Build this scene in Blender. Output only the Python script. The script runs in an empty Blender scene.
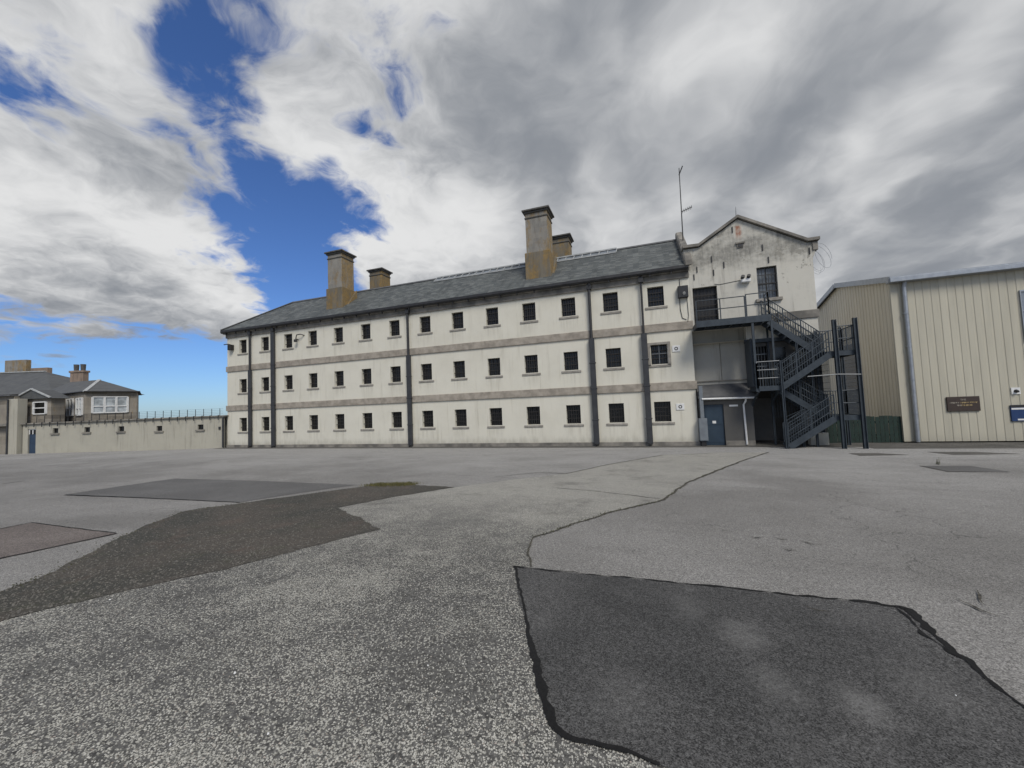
import bpy, bmesh, math, random
from mathutils import Vector, Matrix, noise
random.seed(7)
SC = bpy.context.scene
COL = SC.collection
# ------------------------------------------------------------------ camera
F, YAW, PITCH, ROLL, CH, D = 389.86, -.3314, .0539, -.0407, 2.2552, 20.2855
cy, sy, cp, sp, cr, sr = math.cos(YAW), math.sin(YAW), math.cos(PITCH), math.sin(PITCH), math.cos(ROLL), math.sin(ROLL)
W = Vector((sy*cp, cy*cp, sp)); R0 = Vector((cy, -sy, 0)); U0 = R0.cross(W)
R = cr*R0 + sr*U0; U = cr*U0 - sr*R0
C = Vector((0, 0, CH))
camd = bpy.data.cameras.new('camera'); cam = bpy.data.objects.new('camera', camd); COL.objects.link(cam)
camd.sensor_width = 36; camd.lens = F/1024*36; camd.clip_start = .05; camd.clip_end = 6000
cam.matrix_world = Matrix(((R.x, U.x, -W.x, 0), (R.y, U.y, -W.y, 0), (R.z, U.z, -W.z, CH), (0, 0, 0, 1)))
SC.camera = cam

def ray(x, y): return R*((x-512)/F) - U*((y-384)/F) + W
SL, Y0 = .034, 19.0                       # the yard falls gently towards the cell block
def gz(y): return SL*(Y0-max(y, -12)) if y < Y0 else 0.0
def G(x, y):                              # pixel -> point on the yard
    d = ray(x, y); n = Vector((0, SL, 1)); t = (SL*Y0 - n.dot(C))/n.dot(d)
    return C + d*t
# ------------------------------------------------------------------ world, sun, exposure
SUN_EL, SUN_AZ = 48, 38                   # azimuth measured from -Y (behind camera) to +X
sv = Vector((math.sin(math.radians(SUN_AZ))*math.cos(math.radians(SUN_EL)), -math.cos(math.radians(SUN_AZ))*math.cos(math.radians(SUN_EL)), math.sin(math.radians(SUN_EL))))
sun = bpy.data.lights.new('sun', 'SUN'); so = bpy.data.objects.new('sun', sun); COL.objects.link(so)
sun.energy = 2.2; sun.angle = math.radians(22); sun.color = (1, .95, .87)
so.rotation_euler = sv.to_track_quat('Z', 'Y').to_euler()
w = bpy.data.worlds.new('World'); SC.world = w; w.use_nodes = True
nt = w.node_tree; nt.nodes.clear()
class NG:
    def __init__(s, nt): s.nt = nt
    def n(s, t, **kw):
        o = s.nt.nodes.new(t)
        for k, v in kw.items(): setattr(o, k, v)
        return o
    def put(s, sock, v):
        if isinstance(v, bpy.types.NodeSocket): s.nt.links.new(v, sock)
        else: sock.default_value = v
    def math(s, op, a, b=0.0, c=0.0, clamp=False):
        o = s.n('ShaderNodeMath', operation=op, use_clamp=clamp)
        for i, v in enumerate((a, b, c)): s.put(o.inputs[i], v)
        return o.outputs[0]
    def vmath(s, op, a, b=(0, 0, 0)):
        o = s.n('ShaderNodeVectorMath', operation=op); s.put(o.inputs[0], a); s.put(o.inputs[1], b)
        return o.outputs['Value'] if op in ('DOT_PRODUCT', 'LENGTH') else o.outputs[0]
    def ramp(s, v, lo, hi, a=0.0, b=1.0, smooth=True):
        o = s.n('ShaderNodeMapRange', interpolation_type='SMOOTHSTEP' if smooth else 'LINEAR')
        for i, q in enumerate((v, lo, hi, a, b)): s.put(o.inputs[i], q)
        return o.outputs[0]
    def mix(s, f, a, b, blend='MIX'):
        o = s.n('ShaderNodeMix', data_type='RGBA', blend_type=blend, clamp_result=False)
        s.put(o.inputs[0], f); s.put(o.inputs[6], a if not isinstance(a, tuple) or len(a) == 4 else a+(1,)); s.put(o.inputs[7], b if not isinstance(b, tuple) or len(b) == 4 else b+(1,))
        return o.outputs[2]
    def noise(s, vec, scale, detail=4, rough=.55, dist=0.0):
        o = s.n('ShaderNodeTexNoise'); s.put(o.inputs['Vector'], vec); s.put(o.inputs['Scale'], scale); s.put(o.inputs['Detail'], detail); s.put(o.inputs['Roughness'], rough); s.put(o.inputs['Distortion'], dist)
        return o.outputs[0]
    def vor(s, vec, scale, feature='F1', out='Distance', rnd=1.0):
        o = s.n('ShaderNodeTexVoronoi', feature=feature); s.put(o.inputs['Vector'], vec); s.put(o.inputs['Scale'], scale); s.put(o.inputs['Randomness'], rnd)
        return o.outputs[out]
    def scaled(s, vec, sc, loc=(0, 0, 0), rot=(0, 0, 0)):
        o = s.n('ShaderNodeMapping'); s.put(o.inputs[0], vec); o.inputs['Scale'].default_value = sc; o.inputs['Location'].default_value = loc; o.inputs['Rotation'].default_value = rot
        return o.outputs[0]
g = NG(nt)
sky = g.n('ShaderNodeTexSky', sky_type='NISHITA'); sky.sun_disc = False
sky.sun_elevation = math.radians(SUN_EL); sky.sun_rotation = math.atan2(sv.x, sv.y)
sky.air_density = 1.0; sky.dust_density = .4; sky.ozone_density = 2.0
dirv = g.vmath('NORMALIZE', g.n('ShaderNodeTexCoord').outputs['Generated'])
sep = g.n('ShaderNodeSeparateXYZ'); nt.links.new(dirv, sep.inputs[0])
zc = g.math('MAXIMUM', sep.outputs[2], 0.0); den = g.math('ADD', zc, .22)
cmb = g.n('ShaderNodeCombineXYZ')
nt.links.new(g.math('DIVIDE', sep.outputs[0], den), cmb.inputs[0]); nt.links.new(g.math('DIVIDE', sep.outputs[1], den), cmb.inputs[1])
pv = cmb.outputs[0]
def blob(px, py, deg, amt):
    d = ray(px, py).normalized()
    return g.math('MULTIPLY', g.ramp(g.vmath('DOT_PRODUCT', dirv, tuple(d)), math.cos(math.radians(deg)), 1.0), amt)
def total(l):
    a = l[0]
    for b in l[1:]: a = g.math('ADD', a, b)
    return a
wn_ = g.n('ShaderNodeTexNoise'); nt.links.new(pv, wn_.inputs['Vector']); wn_.inputs['Scale'].default_value = 3.0; wn_.inputs['Detail'].default_value = 3
ws_ = g.n('ShaderNodeVectorMath', operation='SCALE'); nt.links.new(g.vmath('SUBTRACT', wn_.outputs['Color'], (.5, .5, .5)), ws_.inputs[0]); ws_.inputs['Scale'].default_value = .35
pw = g.vmath('ADD', pv, ws_.outputs[0])
stv = g.scaled(pw, (1.0, .72, 1), rot=(0, 0, .55))
n1 = g.noise(stv, 4.6, 7, .55, .2)
n2 = g.noise(pw, 11, 7, .6, .2)
nn = g.math('ADD', g.math('ADD', g.math('MULTIPLY', g.math('SUBTRACT', n1, .5), 1.95), g.math('MULTIPLY', g.math('SUBTRACT', n2, .5), 1.0)), .5)
bias = total([blob(*b) for b in [(210, 70, 6, -.40), (225, 5, 6, -.22), (290, 235, 9, -.42), (338, 205, 6, -.36), (250, 165, 4, -.2), (310, 300, 9, -.40), (402, 92, 4.5, -.42), (378, 140, 4, -.26), (375, 212, 4, -.3), (180, 388, 10, -.85), (60, 398, 13, -.85), (130, 360, 4, -.25), (48, 80, 5, -.26), (10, 45, 5, -.16), (100, 60, 4, -.08), (110, 25, 8, .12), (60, 20, 8, .16), (90, 318, 8, .22), (190, 318, 6, .22), (90, 190, 3, -.26), (208, 212, 4, -.3), (193, 258, 2.5, -.2), (150, 20, 6, -.10), (170, 110, 4, -.16),
    (80, 140, 13, .18), (150, 180, 9, .14), (130, 270, 15, .34), (30, 265, 16, .30), (232, 300, 5, .3), (225, 140, 4, .15), (780, 160, 60, .62), (1000, 300, 40, .2), (470, 80, 14, .14), (290, 70, 9, .30), (300, 130, 4, .2), (500, 210, 18, .26), (395, 255, 9, .26), (360, 170, 5, .26), (250, 200, 3, .12)]])
dens = g.math('ADD', g.math('ADD', nn, .12), bias)
alpha = g.ramp(dens, .32, .86)
n3 = g.noise(g.scaled(pw, (1, .8, 1), (3, 1, 0), (0, 0, -.75)), 2.9, 5, .48, .1)
gb = total([blob(*b) for b in [(620, 120, 30, .17), (920, 190, 22, .24), (560, 40, 20, .12), (700, 60, 22, .10), (960, 85, 4.5, -.16), (890, 120, 4.5, -.18), (830, 155, 4, -.18), (780, 185, 4, -.18), (720, 225, 7, -.12), (1010, 50, 5, -.14), (660, 20, 9, -.10), (960, 20, 14, .06), (1000, 200, 12, .12), (840, 50, 12, -.14), (700, 110, 10, -.08), (430, 70, 12, .04), (410, 210, 13, -.10), (470, 230, 9, -.12), (80, 160, 22, -.24), (90, 315, 10, .40), (20, 200, 8, .08), (200, 325, 7, .16), (120, 50, 16, .14), (20, 30, 18, .18), (330, 60, 12, .04)]])
grey = g.ramp(g.math('ADD', g.math('ADD', g.math('ADD', g.math('MULTIPLY', g.math('SUBTRACT', n3, .5), 1.35), .44), gb), g.math('MULTIPLY', g.math('SUBTRACT', n2, .5), g.math('SUBTRACT', .7, blob(800, 160, 55, .55)))), .12, 1.0)
ccol = g.mix(grey, (6.1, 6.13, 6.15), (2.05, 2.2, 2.45))
skyc = g.mix(1.0, sky.outputs[0], (.44, .62, .94), 'MULTIPLY')
bg = g.n('ShaderNodeBackground'); nt.links.new(g.mix(alpha, skyc, ccol), bg.inputs[0]); bg.inputs[1].default_value = .10
wo = g.n('ShaderNodeOutputWorld'); nt.links.new(bg.outputs[0], wo.inputs[0])
SC.view_settings.view_transform = 'Standard'; SC.view_settings.look = 'None'; SC.view_settings.gamma = 1
SC.view_settings.exposure = 0.32; SC.view_settings.use_curve_mapping = False

# ------------------------------------------------------------------ materials
MATS = {}
def newmat(name):
    m = bpy.data.materials.new(name); m.use_nodes = True; m.node_tree.nodes.clear()
    gg = NG(m.node_tree); b = gg.n('ShaderNodeBsdfPrincipled'); o = gg.n('ShaderNodeOutputMaterial')
    m.node_tree.links.new(b.outputs[0], o.inputs[0]); MATS[name] = m
    pos = gg.n('ShaderNodeNewGeometry').outputs['Position']
    return m, gg, b, pos
def bump(gg, b, h, strength=.3, dist=.01):
    o = gg.n('ShaderNodeBump'); o.inputs['Strength'].default_value = strength; o.inputs['Distance'].default_value = dist
    gg.put(o.inputs['Height'], h); gg.nt.links.new(o.outputs[0], b.inputs['Normal'])
def basic(name, c1, c2=None, scale=3, rough=.8, metal=0, bs=None, bst=.25, bd=.01, spec=None):
    m, gg, b, pos = newmat(name)
    c2 = c2 or tuple(v*.75 for v in c1)
    gg.put(b.inputs['Base Color'], gg.mix(gg.ramp(gg.noise(pos, scale, 6, .6), .3, .7), c1, c2))
    b.inputs['Roughness'].default_value = rough; b.inputs['Metallic'].default_value = metal
    if spec is not None: b.inputs['Specular IOR Level'].default_value = spec
    if bs: bump(gg, b, gg.noise(pos, bs, 5, .6), bst, bd)
    return m
def m_render(name, base, dark, stain, lo, hi, amount, spots=0.0, sills=False):
    # rendered wall: blotches, rain streaks below ledges
    m, gg, b, pos = newmat(name)
    blot = gg.ramp(gg.noise(pos, .9, 6, .62), .35, .75)
    st = gg.noise(gg.scaled(pos, (2.6, 2.6, .22)), 1.6, 7, .65)
    st2 = gg.noise(gg.scaled(pos, (9, 9, .5)), 1.0, 4, .6)
    streak = gg.math('MULTIPLY', gg.ramp(st, .5, .74), gg.ramp(st2, .35, .7))
    c = gg.mix(gg.math('MULTIPLY', blot, .6), base, dark)
    c = gg.mix(gg.math('MULTIPLY', streak, amount), c, stain)
    if spots:
        z = gg.n('ShaderNodeSeparateXYZ'); gg.nt.links.new(pos, z.inputs[0])
        band = gg.math('MULTIPLY', gg.ramp(z.outputs[2], lo, hi), gg.ramp(gg.math('SUBTRACT', 12.0, z.outputs[2]), 2.0, 3.2, .55, 1.0))
        nz = gg.math('ADD', gg.math('MULTIPLY', gg.noise(gg.scaled(pos, (1, 1, 1.5)), 1.5, 10, .74), .62), gg.math('MULTIPLY', gg.noise(gg.scaled(pos, (4.5, 4.5, .7)), 1.4, 8, .7), .38))
        f = gg.ramp(gg.math('ADD', nz, gg.math('MULTIPLY', band, .22)), .50, .86)
        c = gg.mix(gg.math('MULTIPLY', f, spots), c, (.115, .112, .10))
        fl = gg.ramp(gg.math('ADD', gg.noise(pos, 2.3, 8, .7), gg.math('MULTIPLY', band, .06)), .63, .66)
        c = gg.mix(gg.math('MULTIPLY', fl, .7), c, (.21, .20, .17))
        xs = z.outputs[0]
        rx = gg.math('SUBTRACT', 1.0, gg.ramp(gg.math('ABSOLUTE', gg.math('SUBTRACT', xs, 4.44)), .05, .17))
        rz = gg.math('MULTIPLY', gg.ramp(z.outputs[2], 9.45, 9.8), gg.math('SUBTRACT', 1.0, gg.ramp(z.outputs[2], 10.1, 10.2)))
        c = gg.mix(gg.math('MULTIPLY', gg.math('MULTIPLY', rx, rz), gg.ramp(nz, .3, .55)), c, (.25, .075, .025))
    if sills:
        z = gg.n('ShaderNodeSeparateXYZ'); gg.nt.links.new(pos, z.inputs[0])
        fx = gg.math('FRACT', gg.math('ADD', gg.math('DIVIDE', gg.math('SUBTRACT', z.outputs[0], -27.5698), 2.1733), 100.5))
        dx_ = gg.math('ABSOLUTE', gg.math('SUBTRACT', fx, .5))
        near = gg.math('SUBTRACT', 1.0, gg.ramp(gg.math('ADD', dx_, gg.math('MULTIPLY', gg.math('SUBTRACT', st2, .5), .12)), .15, .26))
        acc = None
        for zs_ in (1.03, 3.83, 6.70):
            dz_ = gg.math('SUBTRACT', zs_, z.outputs[2])
            q = gg.math('MULTIPLY', gg.ramp(dz_, 0.0, .02), gg.math('SUBTRACT', 1.0, gg.ramp(dz_, .05, .85)))
            acc = q if acc is None else gg.math('ADD', acc, q)
        run = gg.math('MULTIPLY', gg.math('MULTIPLY', acc, near), gg.ramp(gg.noise(gg.scaled(pos, (7, 7, .3)), 1.3, 5, .65), .38, .68))
        c = gg.mix(gg.math('MULTIPLY', run, .28), c, (.24, .215, .165))
        damp = gg.math('SUBTRACT', 1.0, gg.ramp(gg.math('ADD', z.outputs[2], gg.math('MULTIPLY', gg.noise(gg.scaled(pos, (1.6, 1.6, .6)), 2.0, 6, .65), .9)), .45, 1.05))
        c = gg.mix(gg.math('MULTIPLY', damp, .5), c, (.24, .225, .175))
    gg.put(b.inputs['Base Color'], c); b.inputs['Roughness'].default_value = .88
    bump(gg, b, gg.noise(pos, 34, 6, .7), .35, .012)
    return m
m_render('cream', (.62, .595, .505), (.535, .51, .425), (.33, .30, .23), 0, 1, .6, 0.0, True)
m_render('gable_cream', (.53, .51, .445), (.45, .43, .37), (.19, .175, .145), 7.8, 8.8, .9, .85)
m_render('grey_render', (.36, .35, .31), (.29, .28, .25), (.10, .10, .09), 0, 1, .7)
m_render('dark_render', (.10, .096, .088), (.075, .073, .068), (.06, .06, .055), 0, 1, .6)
m_render('wall_render', (.37, .352, .29), (.30, .285, .235), (.12, .115, .095), 0, 1, .8)
basic('stone_band', (.36, .32, .265), (.225, .20, .165), 3.0, .9, 0, 25, .4, .01)
basic('stone_frieze', (.26, .24, .205), (.11, .104, .092), 1.6, .9, 0, 25, .4, .01)
basic('sill_stone', (.30, .28, .245), (.2, .185, .16), 5, .9)
basic('casing', (.024, .025, .028), (.038, .04, .043), 3, .55)
basic('gutter_iron', (.016, .016, .017), (.03, .03, .031), 4, .55)
basic('steel', (.025, .034, .043), (.04, .052, .063), 5, .55, .15)
basic('steel_light', (.20, .21, .215), (.14, .15, .155), 5, .5, .2)
basic('galv', (.36, .38, .4), (.28, .3, .32), 6, .42, .5)
basic('frame_dark', (.013, .013, .0135), (.024, .023, .022), 8, .6)
basic('bars_rust', (.010, .0095, .009), (.02, .017, .015), 9, .7)
basic('white_paint', (.72, .72, .7), (.6, .6, .58), 6, .5)
basic('navy', (.018, .035, .065), (.025, .047, .085), 4, .45)
basic('blue_door', (.017, .034, .054), (.023, .043, .066), 4, .45)
basic('cabinet', (.17, .19, .205), (.13, .145, .16), 4, .5)
basic('black', (.012, .012, .013), (.02, .02, .02), 6, .5)
basic('lead', (.06, .062, .065), (.1, .1, .1), 3, .6)
basic('fence_green', (.009, .030, .021), (.006, .016, .012), 6, .75)
basic('sign_brown', (.052, .034, .024), (.038, .026, .02), 12, .4)
basic('gold', (.45, .34, .15), (.38, .28, .13), 20, .45)
basic('grey_text', (.36, .33, .27), (.3, .27, .22), 20, .5)
basic('sign_blue', (.012, .035, .11), (.016, .042, .125), 8, .35)
basic('sign_plate', (.70, .70, .68), (.62, .62, .6), 10, .5)
basic('shutter_grey', (.16, .155, .145), (.13, .125, .118), 3, .6)
basic('flash_white', (.42, .43, .42), (.28, .29, .29), 4, .6)
basic('pot', (.05, .05, .05), (.09, .085, .08), 6, .8)
basic('lens', (.55, .55, .5), (.4, .4, .38), 6, .2)
def m_glass(name, c, rough):
    m, gg, b, pos = newmat(name)
    gg.put(b.inputs['Base Color'], gg.mix(gg.ramp(gg.noise(pos, 1.7, 3), .35, .65), c, tuple(v*.5 for v in c)))
    b.inputs['Roughness'].default_value = rough; b.inputs['IOR'].default_value = 1.5
    bump(gg, b, gg.noise(pos, 2.5, 2), .08, .02)
m_glass('pane_dark', (.006, .0065, .007), .22)
m_glass('pane_sky', (.20, .225, .25), .08)
m_glass('pane_curtain', (.42, .45, .46), .12)
def m_slate(name, c1, c2, c3, pitch=.0992):
    m, gg, b, pos = newmat(name)
    n = gg.ramp(gg.noise(pos, .8, 7, .6), .3, .7)
    cell = gg.n('ShaderNodeTexWhiteNoise', noise_dimensions='3D')
    sn = gg.n('ShaderNodeVectorMath', operation='SNAP'); gg.put(sn.inputs[0], pos); sn.inputs[1].default_value = (.3, 5.0, pitch); gg.nt.links.new(sn.outputs[0], cell.inputs[0])
    c = gg.mix(n, c1, c2); c = gg.mix(gg.math('MULTIPLY', gg.math('POWER', cell.outputs[0], 2.0), .75), c, c3); c = gg.mix(gg.math('MULTIPLY', gg.ramp(gg.noise(gg.scaled(pos, (2.2, .5, .5)), 1.1, 6, .65), .48, .7), .5), c, tuple(v*.5 for v in c2))
    li = gg.ramp(gg.noise(pos, 5.5, 8, .7), .62, .70)
    c = gg.mix(gg.math('MULTIPLY', li, .5), c, (.17, .175, .15))
    gg.put(b.inputs['Base Color'], c); b.inputs['Roughness'].default_value = .62
    bump(gg, b, gg.math('ADD', cell.outputs[0], gg.noise(pos, 14, 4)), .35, .012)
m_slate('slate', (.085, .094, .09), (.055, .062, .062), (.17, .178, .168))
m_slate('slate_house', (.07, .073, .072), (.055, .057, .057), (.085, .088, .084))
def m_lichen(name, c1, c2, amt, scale=1.3, blocks=0.0):
    m, gg, b, pos = newmat(name)
    c = gg.mix(gg.ramp(gg.noise(gg.scaled(pos, (1, 1, .35)), 2.6, 7, .65), .3, .7), c1, c2)
    c = gg.mix(gg.math('MULTIPLY', gg.ramp(gg.noise(gg.scaled(pos, (5, 5, .5)), 1.3, 6, .7), .5, .72), .6), c, tuple(v*.42 for v in c2))
    if blocks:
        br = gg.n('ShaderNodeTexWhiteNoise', noise_dimensions='3D'); sn = gg.n('ShaderNodeVectorMath', operation='SNAP'); gg.put(sn.inputs[0], gg.vmath('ADD', pos, (.13, .17, .05))); sn.inputs[1].default_value = (.55, 3.0, .30)
        gg.nt.links.new(sn.outputs[0], br.inputs[0]); c = gg.mix(gg.math('MULTIPLY', br.outputs[0], blocks), c, (.33, .30, .25))
    nx = gg.n('ShaderNodeSeparateXYZ'); gg.nt.links.new(gg.n('ShaderNodeNewGeometry').outputs['Normal'], nx.inputs[0])
    wside = gg.math('MULTIPLY', gg.math('MAXIMUM', nx.outputs[0], 0.0), .11)
    l = gg.ramp(gg.math('ADD', gg.math('ADD', wside, gg.noise(gg.scaled(pos, (1.6, 1.6, .55)), scale, 9, .72)), gg.math('MULTIPLY', gg.noise(pos, 9, 6, .75), .3)), .66-amt, .86-amt)
    lc = gg.mix(gg.ramp(gg.noise(pos, 5, 7, .7), .3, .7), (.29, .175, .04), (.15, .105, .045))
    c = gg.mix(gg.math('MULTIPLY', l, .74), c, lc)
    gg.put(b.inputs['Base Color'], c); b.inputs['Roughness'].default_value = .93
    bump(gg, b, gg.noise(pos, 18, 6, .7), .5, .02)
m_lichen('chimney_stone', (.235, .225, .20), (.165, .158, .142), .06, 1.3, .3)
m_lichen('chimney_lichen', (.17, .15, .115), (.12, .108, .085), .085)
m_lichen('chimney_cap', (.11, .105, .095), (.07, .068, .062), -.1)
m_lichen('house_stone', (.215, .19, .15), (.135, .12, .1), -.14, 2.5, .55)
m_lichen('stone_brick', (.27, .2, .15), (.18, .14, .11), -.2, 2.5)
def m_clad(name, c):
    m, gg, b, pos = newmat(name)
    st = gg.noise(gg.scaled(pos, (3, 3, .3)), 1.2, 6, .6)
    c2 = gg.mix(gg.ramp(st, .3, .75), c, tuple(v*.84 for v in c))
    z = gg.n('ShaderNodeSeparateXYZ'); gg.nt.links.new(pos, z.inputs[0])
    d = gg.math('MULTIPLY', gg.math('SUBTRACT', 1.0, gg.ramp(gg.math('ADD', z.outputs[2], gg.math('MULTIPLY', st, .6)), .2, .75)), .35)
    oi_ = gg.n('ShaderNodeObjectInfo').outputs['Random']; c2 = gg.mix(gg.math('MULTIPLY', oi_, .28), c2, tuple(v*.72 for v in c)); gg.put(b.inputs['Base Color'], gg.mix(d, c2, (.25, .23, .19)))
    b.inputs['Roughness'].default_value = .5
m_clad('cladding', (.475, .445, .35)); m_clad('cladding_side', (.63, .57, .44))  # side copy coloured paler to offset the shade on that wall
# ---- yard surfaces
def m_asphalt(name, c1, c2, c3, grain=170, gamt=.5, big=.35, cracks=0.0, lightspots=0.0, gscale2=45, farpale=0.0, smudges=()):
    m, gg, b, pos = newmat(name)
    n = gg.ramp(gg.noise(pos, big, 8, .62, .3), .32, .68)
    c = gg.mix(n, c1, c2)
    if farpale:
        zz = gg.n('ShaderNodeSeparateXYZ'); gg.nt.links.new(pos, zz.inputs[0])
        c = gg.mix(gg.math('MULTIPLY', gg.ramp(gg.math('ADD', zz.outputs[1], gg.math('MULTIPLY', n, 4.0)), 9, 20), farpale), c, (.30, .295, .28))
    strk = gg.ramp(gg.noise(gg.scaled(pos, (.35, 1.6, 1), rot=(0, 0, .15)), 1.3, 7, .65), .45, .75)
    c = gg.mix(gg.math('MULTIPLY', strk, .35), c, c3)
    v = gg.vor(pos, grain, 'F1', 'Color'); vs = gg.n('ShaderNodeSeparateColor'); gg.nt.links.new(v, vs.inputs[0])
    gr = gg.ramp(vs.outputs[0], .0, 1.0, 1-gamt, 1+gamt, False)
    fn = gg.ramp(gg.noise(pos, gscale2, 5, .7), .3, .7, 1-gamt*.55, 1+gamt*.55, False)
    mm = gg.n('ShaderNodeMix', data_type='RGBA', blend_type='MULTIPLY'); mm.inputs[0].default_value = 1
    gg.put(mm.inputs[6], c)
    k = gg.math('MULTIPLY', gr, fn); kc = gg.n('ShaderNodeCombineColor')
    for i in range(3): gg.nt.links.new(k, kc.inputs[i])
    gg.nt.links.new(kc.outputs[0], mm.inputs[7]); c = mm.outputs[2]
    h = gg.math('MULTIPLY', vs.outputs[0], .6)
    if cracks:
        wv = gg.n('ShaderNodeVectorMath', operation='ADD'); gg.put(wv.inputs[0], pos)
        nz = gg.n('ShaderNodeTexNoise'); gg.put(nz.inputs['Vector'], pos); nz.inputs['Scale'].default_value = 2.2; nz.inputs['Detail'].default_value = 5
        sc = gg.n('ShaderNodeVectorMath', operation='SCALE'); gg.nt.links.new(nz.outputs['Color'], sc.inputs[0]); sc.inputs['Scale'].default_value = .7
        gg.nt.links.new(sc.outputs[0], wv.inputs[1])
        e = gg.vor(wv.outputs[0], 1.1, 'DISTANCE_TO_EDGE')
        msk = gg.math('MULTIPLY', gg.math('SUBTRACT', 1.0, gg.ramp(e, .002, .016)), gg.ramp(gg.noise(pos, .45, 4), .50, .64))
        c = gg.mix(gg.math('MULTIPLY', msk, cracks), c, (.03, .03, .028))
        h = gg.math('SUBTRACT', h, msk)
    if lightspots:
        ls = gg.ramp(gg.noise(gg.scaled(pos, (1, 1, 1), (.35, .1, 0)), 1.25, 7, .66), .54, .80)
        c = gg.mix(gg.math('MULTIPLY', gg.math('MULTIPLY', ls, gg.ramp(gg.noise(pos, 24, 5, .75), .35, .65, .35, 1.0)), lightspots), c, (.17, .167, .16))
    for (qx, qy, qr, qa) in smudges:                      # dusty scuffs on the patch
        p_ = G(qx, qy); dd = gg.vmath('LENGTH', gg.scaled(gg.vmath('SUBTRACT', pos, tuple(p_)), (1, .7, 1), rot=(0, 0, .5)))
        f_ = gg.math('SUBTRACT', 1.0, gg.ramp(gg.math('ADD', dd, gg.math('MULTIPLY', gg.math('SUBTRACT', gg.noise(pos, 9, 6, .7), .5), qr*1.4)), 0.0, qr))
        c = gg.mix(gg.math('MULTIPLY', gg.math('MULTIPLY', f_, gg.ramp(gg.noise(pos, 70, 4, .7), .35, .62, .3, 1.0)), qa), c, (.2, .197, .188))
    gg.put(b.inputs['Base Color'], c); b.inputs['Roughness'].default_value = .9; b.inputs['Specular IOR Level'].default_value = .3
    bump(gg, b, h, .45, .006)
    return m
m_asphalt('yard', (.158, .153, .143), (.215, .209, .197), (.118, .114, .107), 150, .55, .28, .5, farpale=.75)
m_asphalt('patch_dark', (.047, .047, .046), (.074, .073, .071), (.038, .038, .037), 170, .8, .8, 0, .5, 34, smudges=[(742, 636, .24, .5), (775, 686, .20, .42), (865, 708, .18, .55), (690, 610, .25, .25), (930, 690, .3, .25), (620, 700, .3, .2)])
m_asphalt('patch_grey', (.095, .093, .09), (.12, .118, .114), (.08, .078, .076), 120, .35, .7)
m_asphalt('patch_red', (.115, .098, .088), (.15, .13, .118), (.085, .075, .069), 110, .5, .9)
m_asphalt('strip', (.075, .072, .064), (.11, .105, .095), (.04, .04, .035), 80, .5, 1.2)
m_asphalt('tar', (.006, .006, .006), (.01, .01, .01), (.004, .004, .004), 90, .3, 2)
m_asphalt('crack', (.05, .047, .04), (.075, .07, .055), (.03, .03, .026), 60, .6, 2)
def m_chip():
    m, gg, b, pos = newmat('chippings_ground')
    wn = gg.n('ShaderNodeTexNoise'); gg.put(wn.inputs['Vector'], pos); wn.inputs['Scale'].default_value = 60
    sc = gg.n('ShaderNodeVectorMath', operation='SCALE'); gg.nt.links.new(wn.outputs['Color'], sc.inputs[0]); sc.inputs['Scale'].default_value = .012
    pw = gg.vmath('ADD', pos, sc.outputs[0])
    v = gg.n('ShaderNodeTexVoronoi'); gg.put(v.inputs['Vector'], pw); v.inputs['Scale'].default_value = 96
    cs = gg.n('ShaderNodeSeparateColor'); gg.nt.links.new(v.outputs['Color'], cs.inputs[0])
    patch = gg.noise(gg.scaled(pos, (1, 1, 1), (1.7, .4, 0)), .75, 6, .6)
    mid = gg.noise(pos, 3.4, 5, .6)
    z = gg.n('ShaderNodeSeparateXYZ'); gg.nt.links.new(pos, z.inputs[0])
    far = gg.ramp(z.outputs[1], 3, 11)                         # more chips and a paler binder towards the block
    thr = gg.math('SUBTRACT', gg.math('SUBTRACT', 2.42, gg.math('ADD', gg.math('MULTIPLY', patch, 2.3), gg.math('MULTIPLY', mid, 1.4))), gg.math('MULTIPLY', far, .52))
    stone = gg.math('MULTIPLY', gg.ramp(cs.outputs[0], gg.math('SUBTRACT', thr, .06), gg.math('ADD', thr, .06)), gg.math('SUBTRACT', 1.0, gg.ramp(v.outputs['Distance'], .42, .70)))
    sc1 = gg.mix(cs.outputs[1], (.20, .195, .168), (.56, .546, .485)); sc1 = gg.mix(gg.math('MULTIPLY', gg.ramp(cs.outputs[2], .95, .97), .5), sc1, (.30, .22, .18))
    fine = gg.ramp(gg.vor(pos, 210, 'F1', 'Distance'), 0, .8)
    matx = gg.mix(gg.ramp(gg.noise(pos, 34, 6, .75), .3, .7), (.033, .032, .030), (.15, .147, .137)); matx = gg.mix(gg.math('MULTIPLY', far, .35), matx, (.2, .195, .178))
    c = gg.mix(stone, matx, sc1)
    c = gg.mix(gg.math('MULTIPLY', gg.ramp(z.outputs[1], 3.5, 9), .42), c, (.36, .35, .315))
    c = gg.mix(gg.math('MULTIPLY', gg.ramp(gg.noise(gg.scaled(pos, (1, 1, 1), (5, 2, 0)), 1.15, 7, .65), .52, .74), .45), c, (.06, .058, .052))
    c = gg.mix(gg.math('MULTIPLY', gg.ramp(mid, .55, .75), .25), c, (.17, .17, .15))
    gg.put(b.inputs['Base Color'], c); b.inputs['Roughness'].default_value = .88; b.inputs['Specular IOR Level'].default_value = .3
    bump(gg, b, gg.math('ADD', gg.math('MULTIPLY', stone, 1.0), gg.math('MULTIPLY', fine, .25)), .8, .006)
m_chip()
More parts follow.
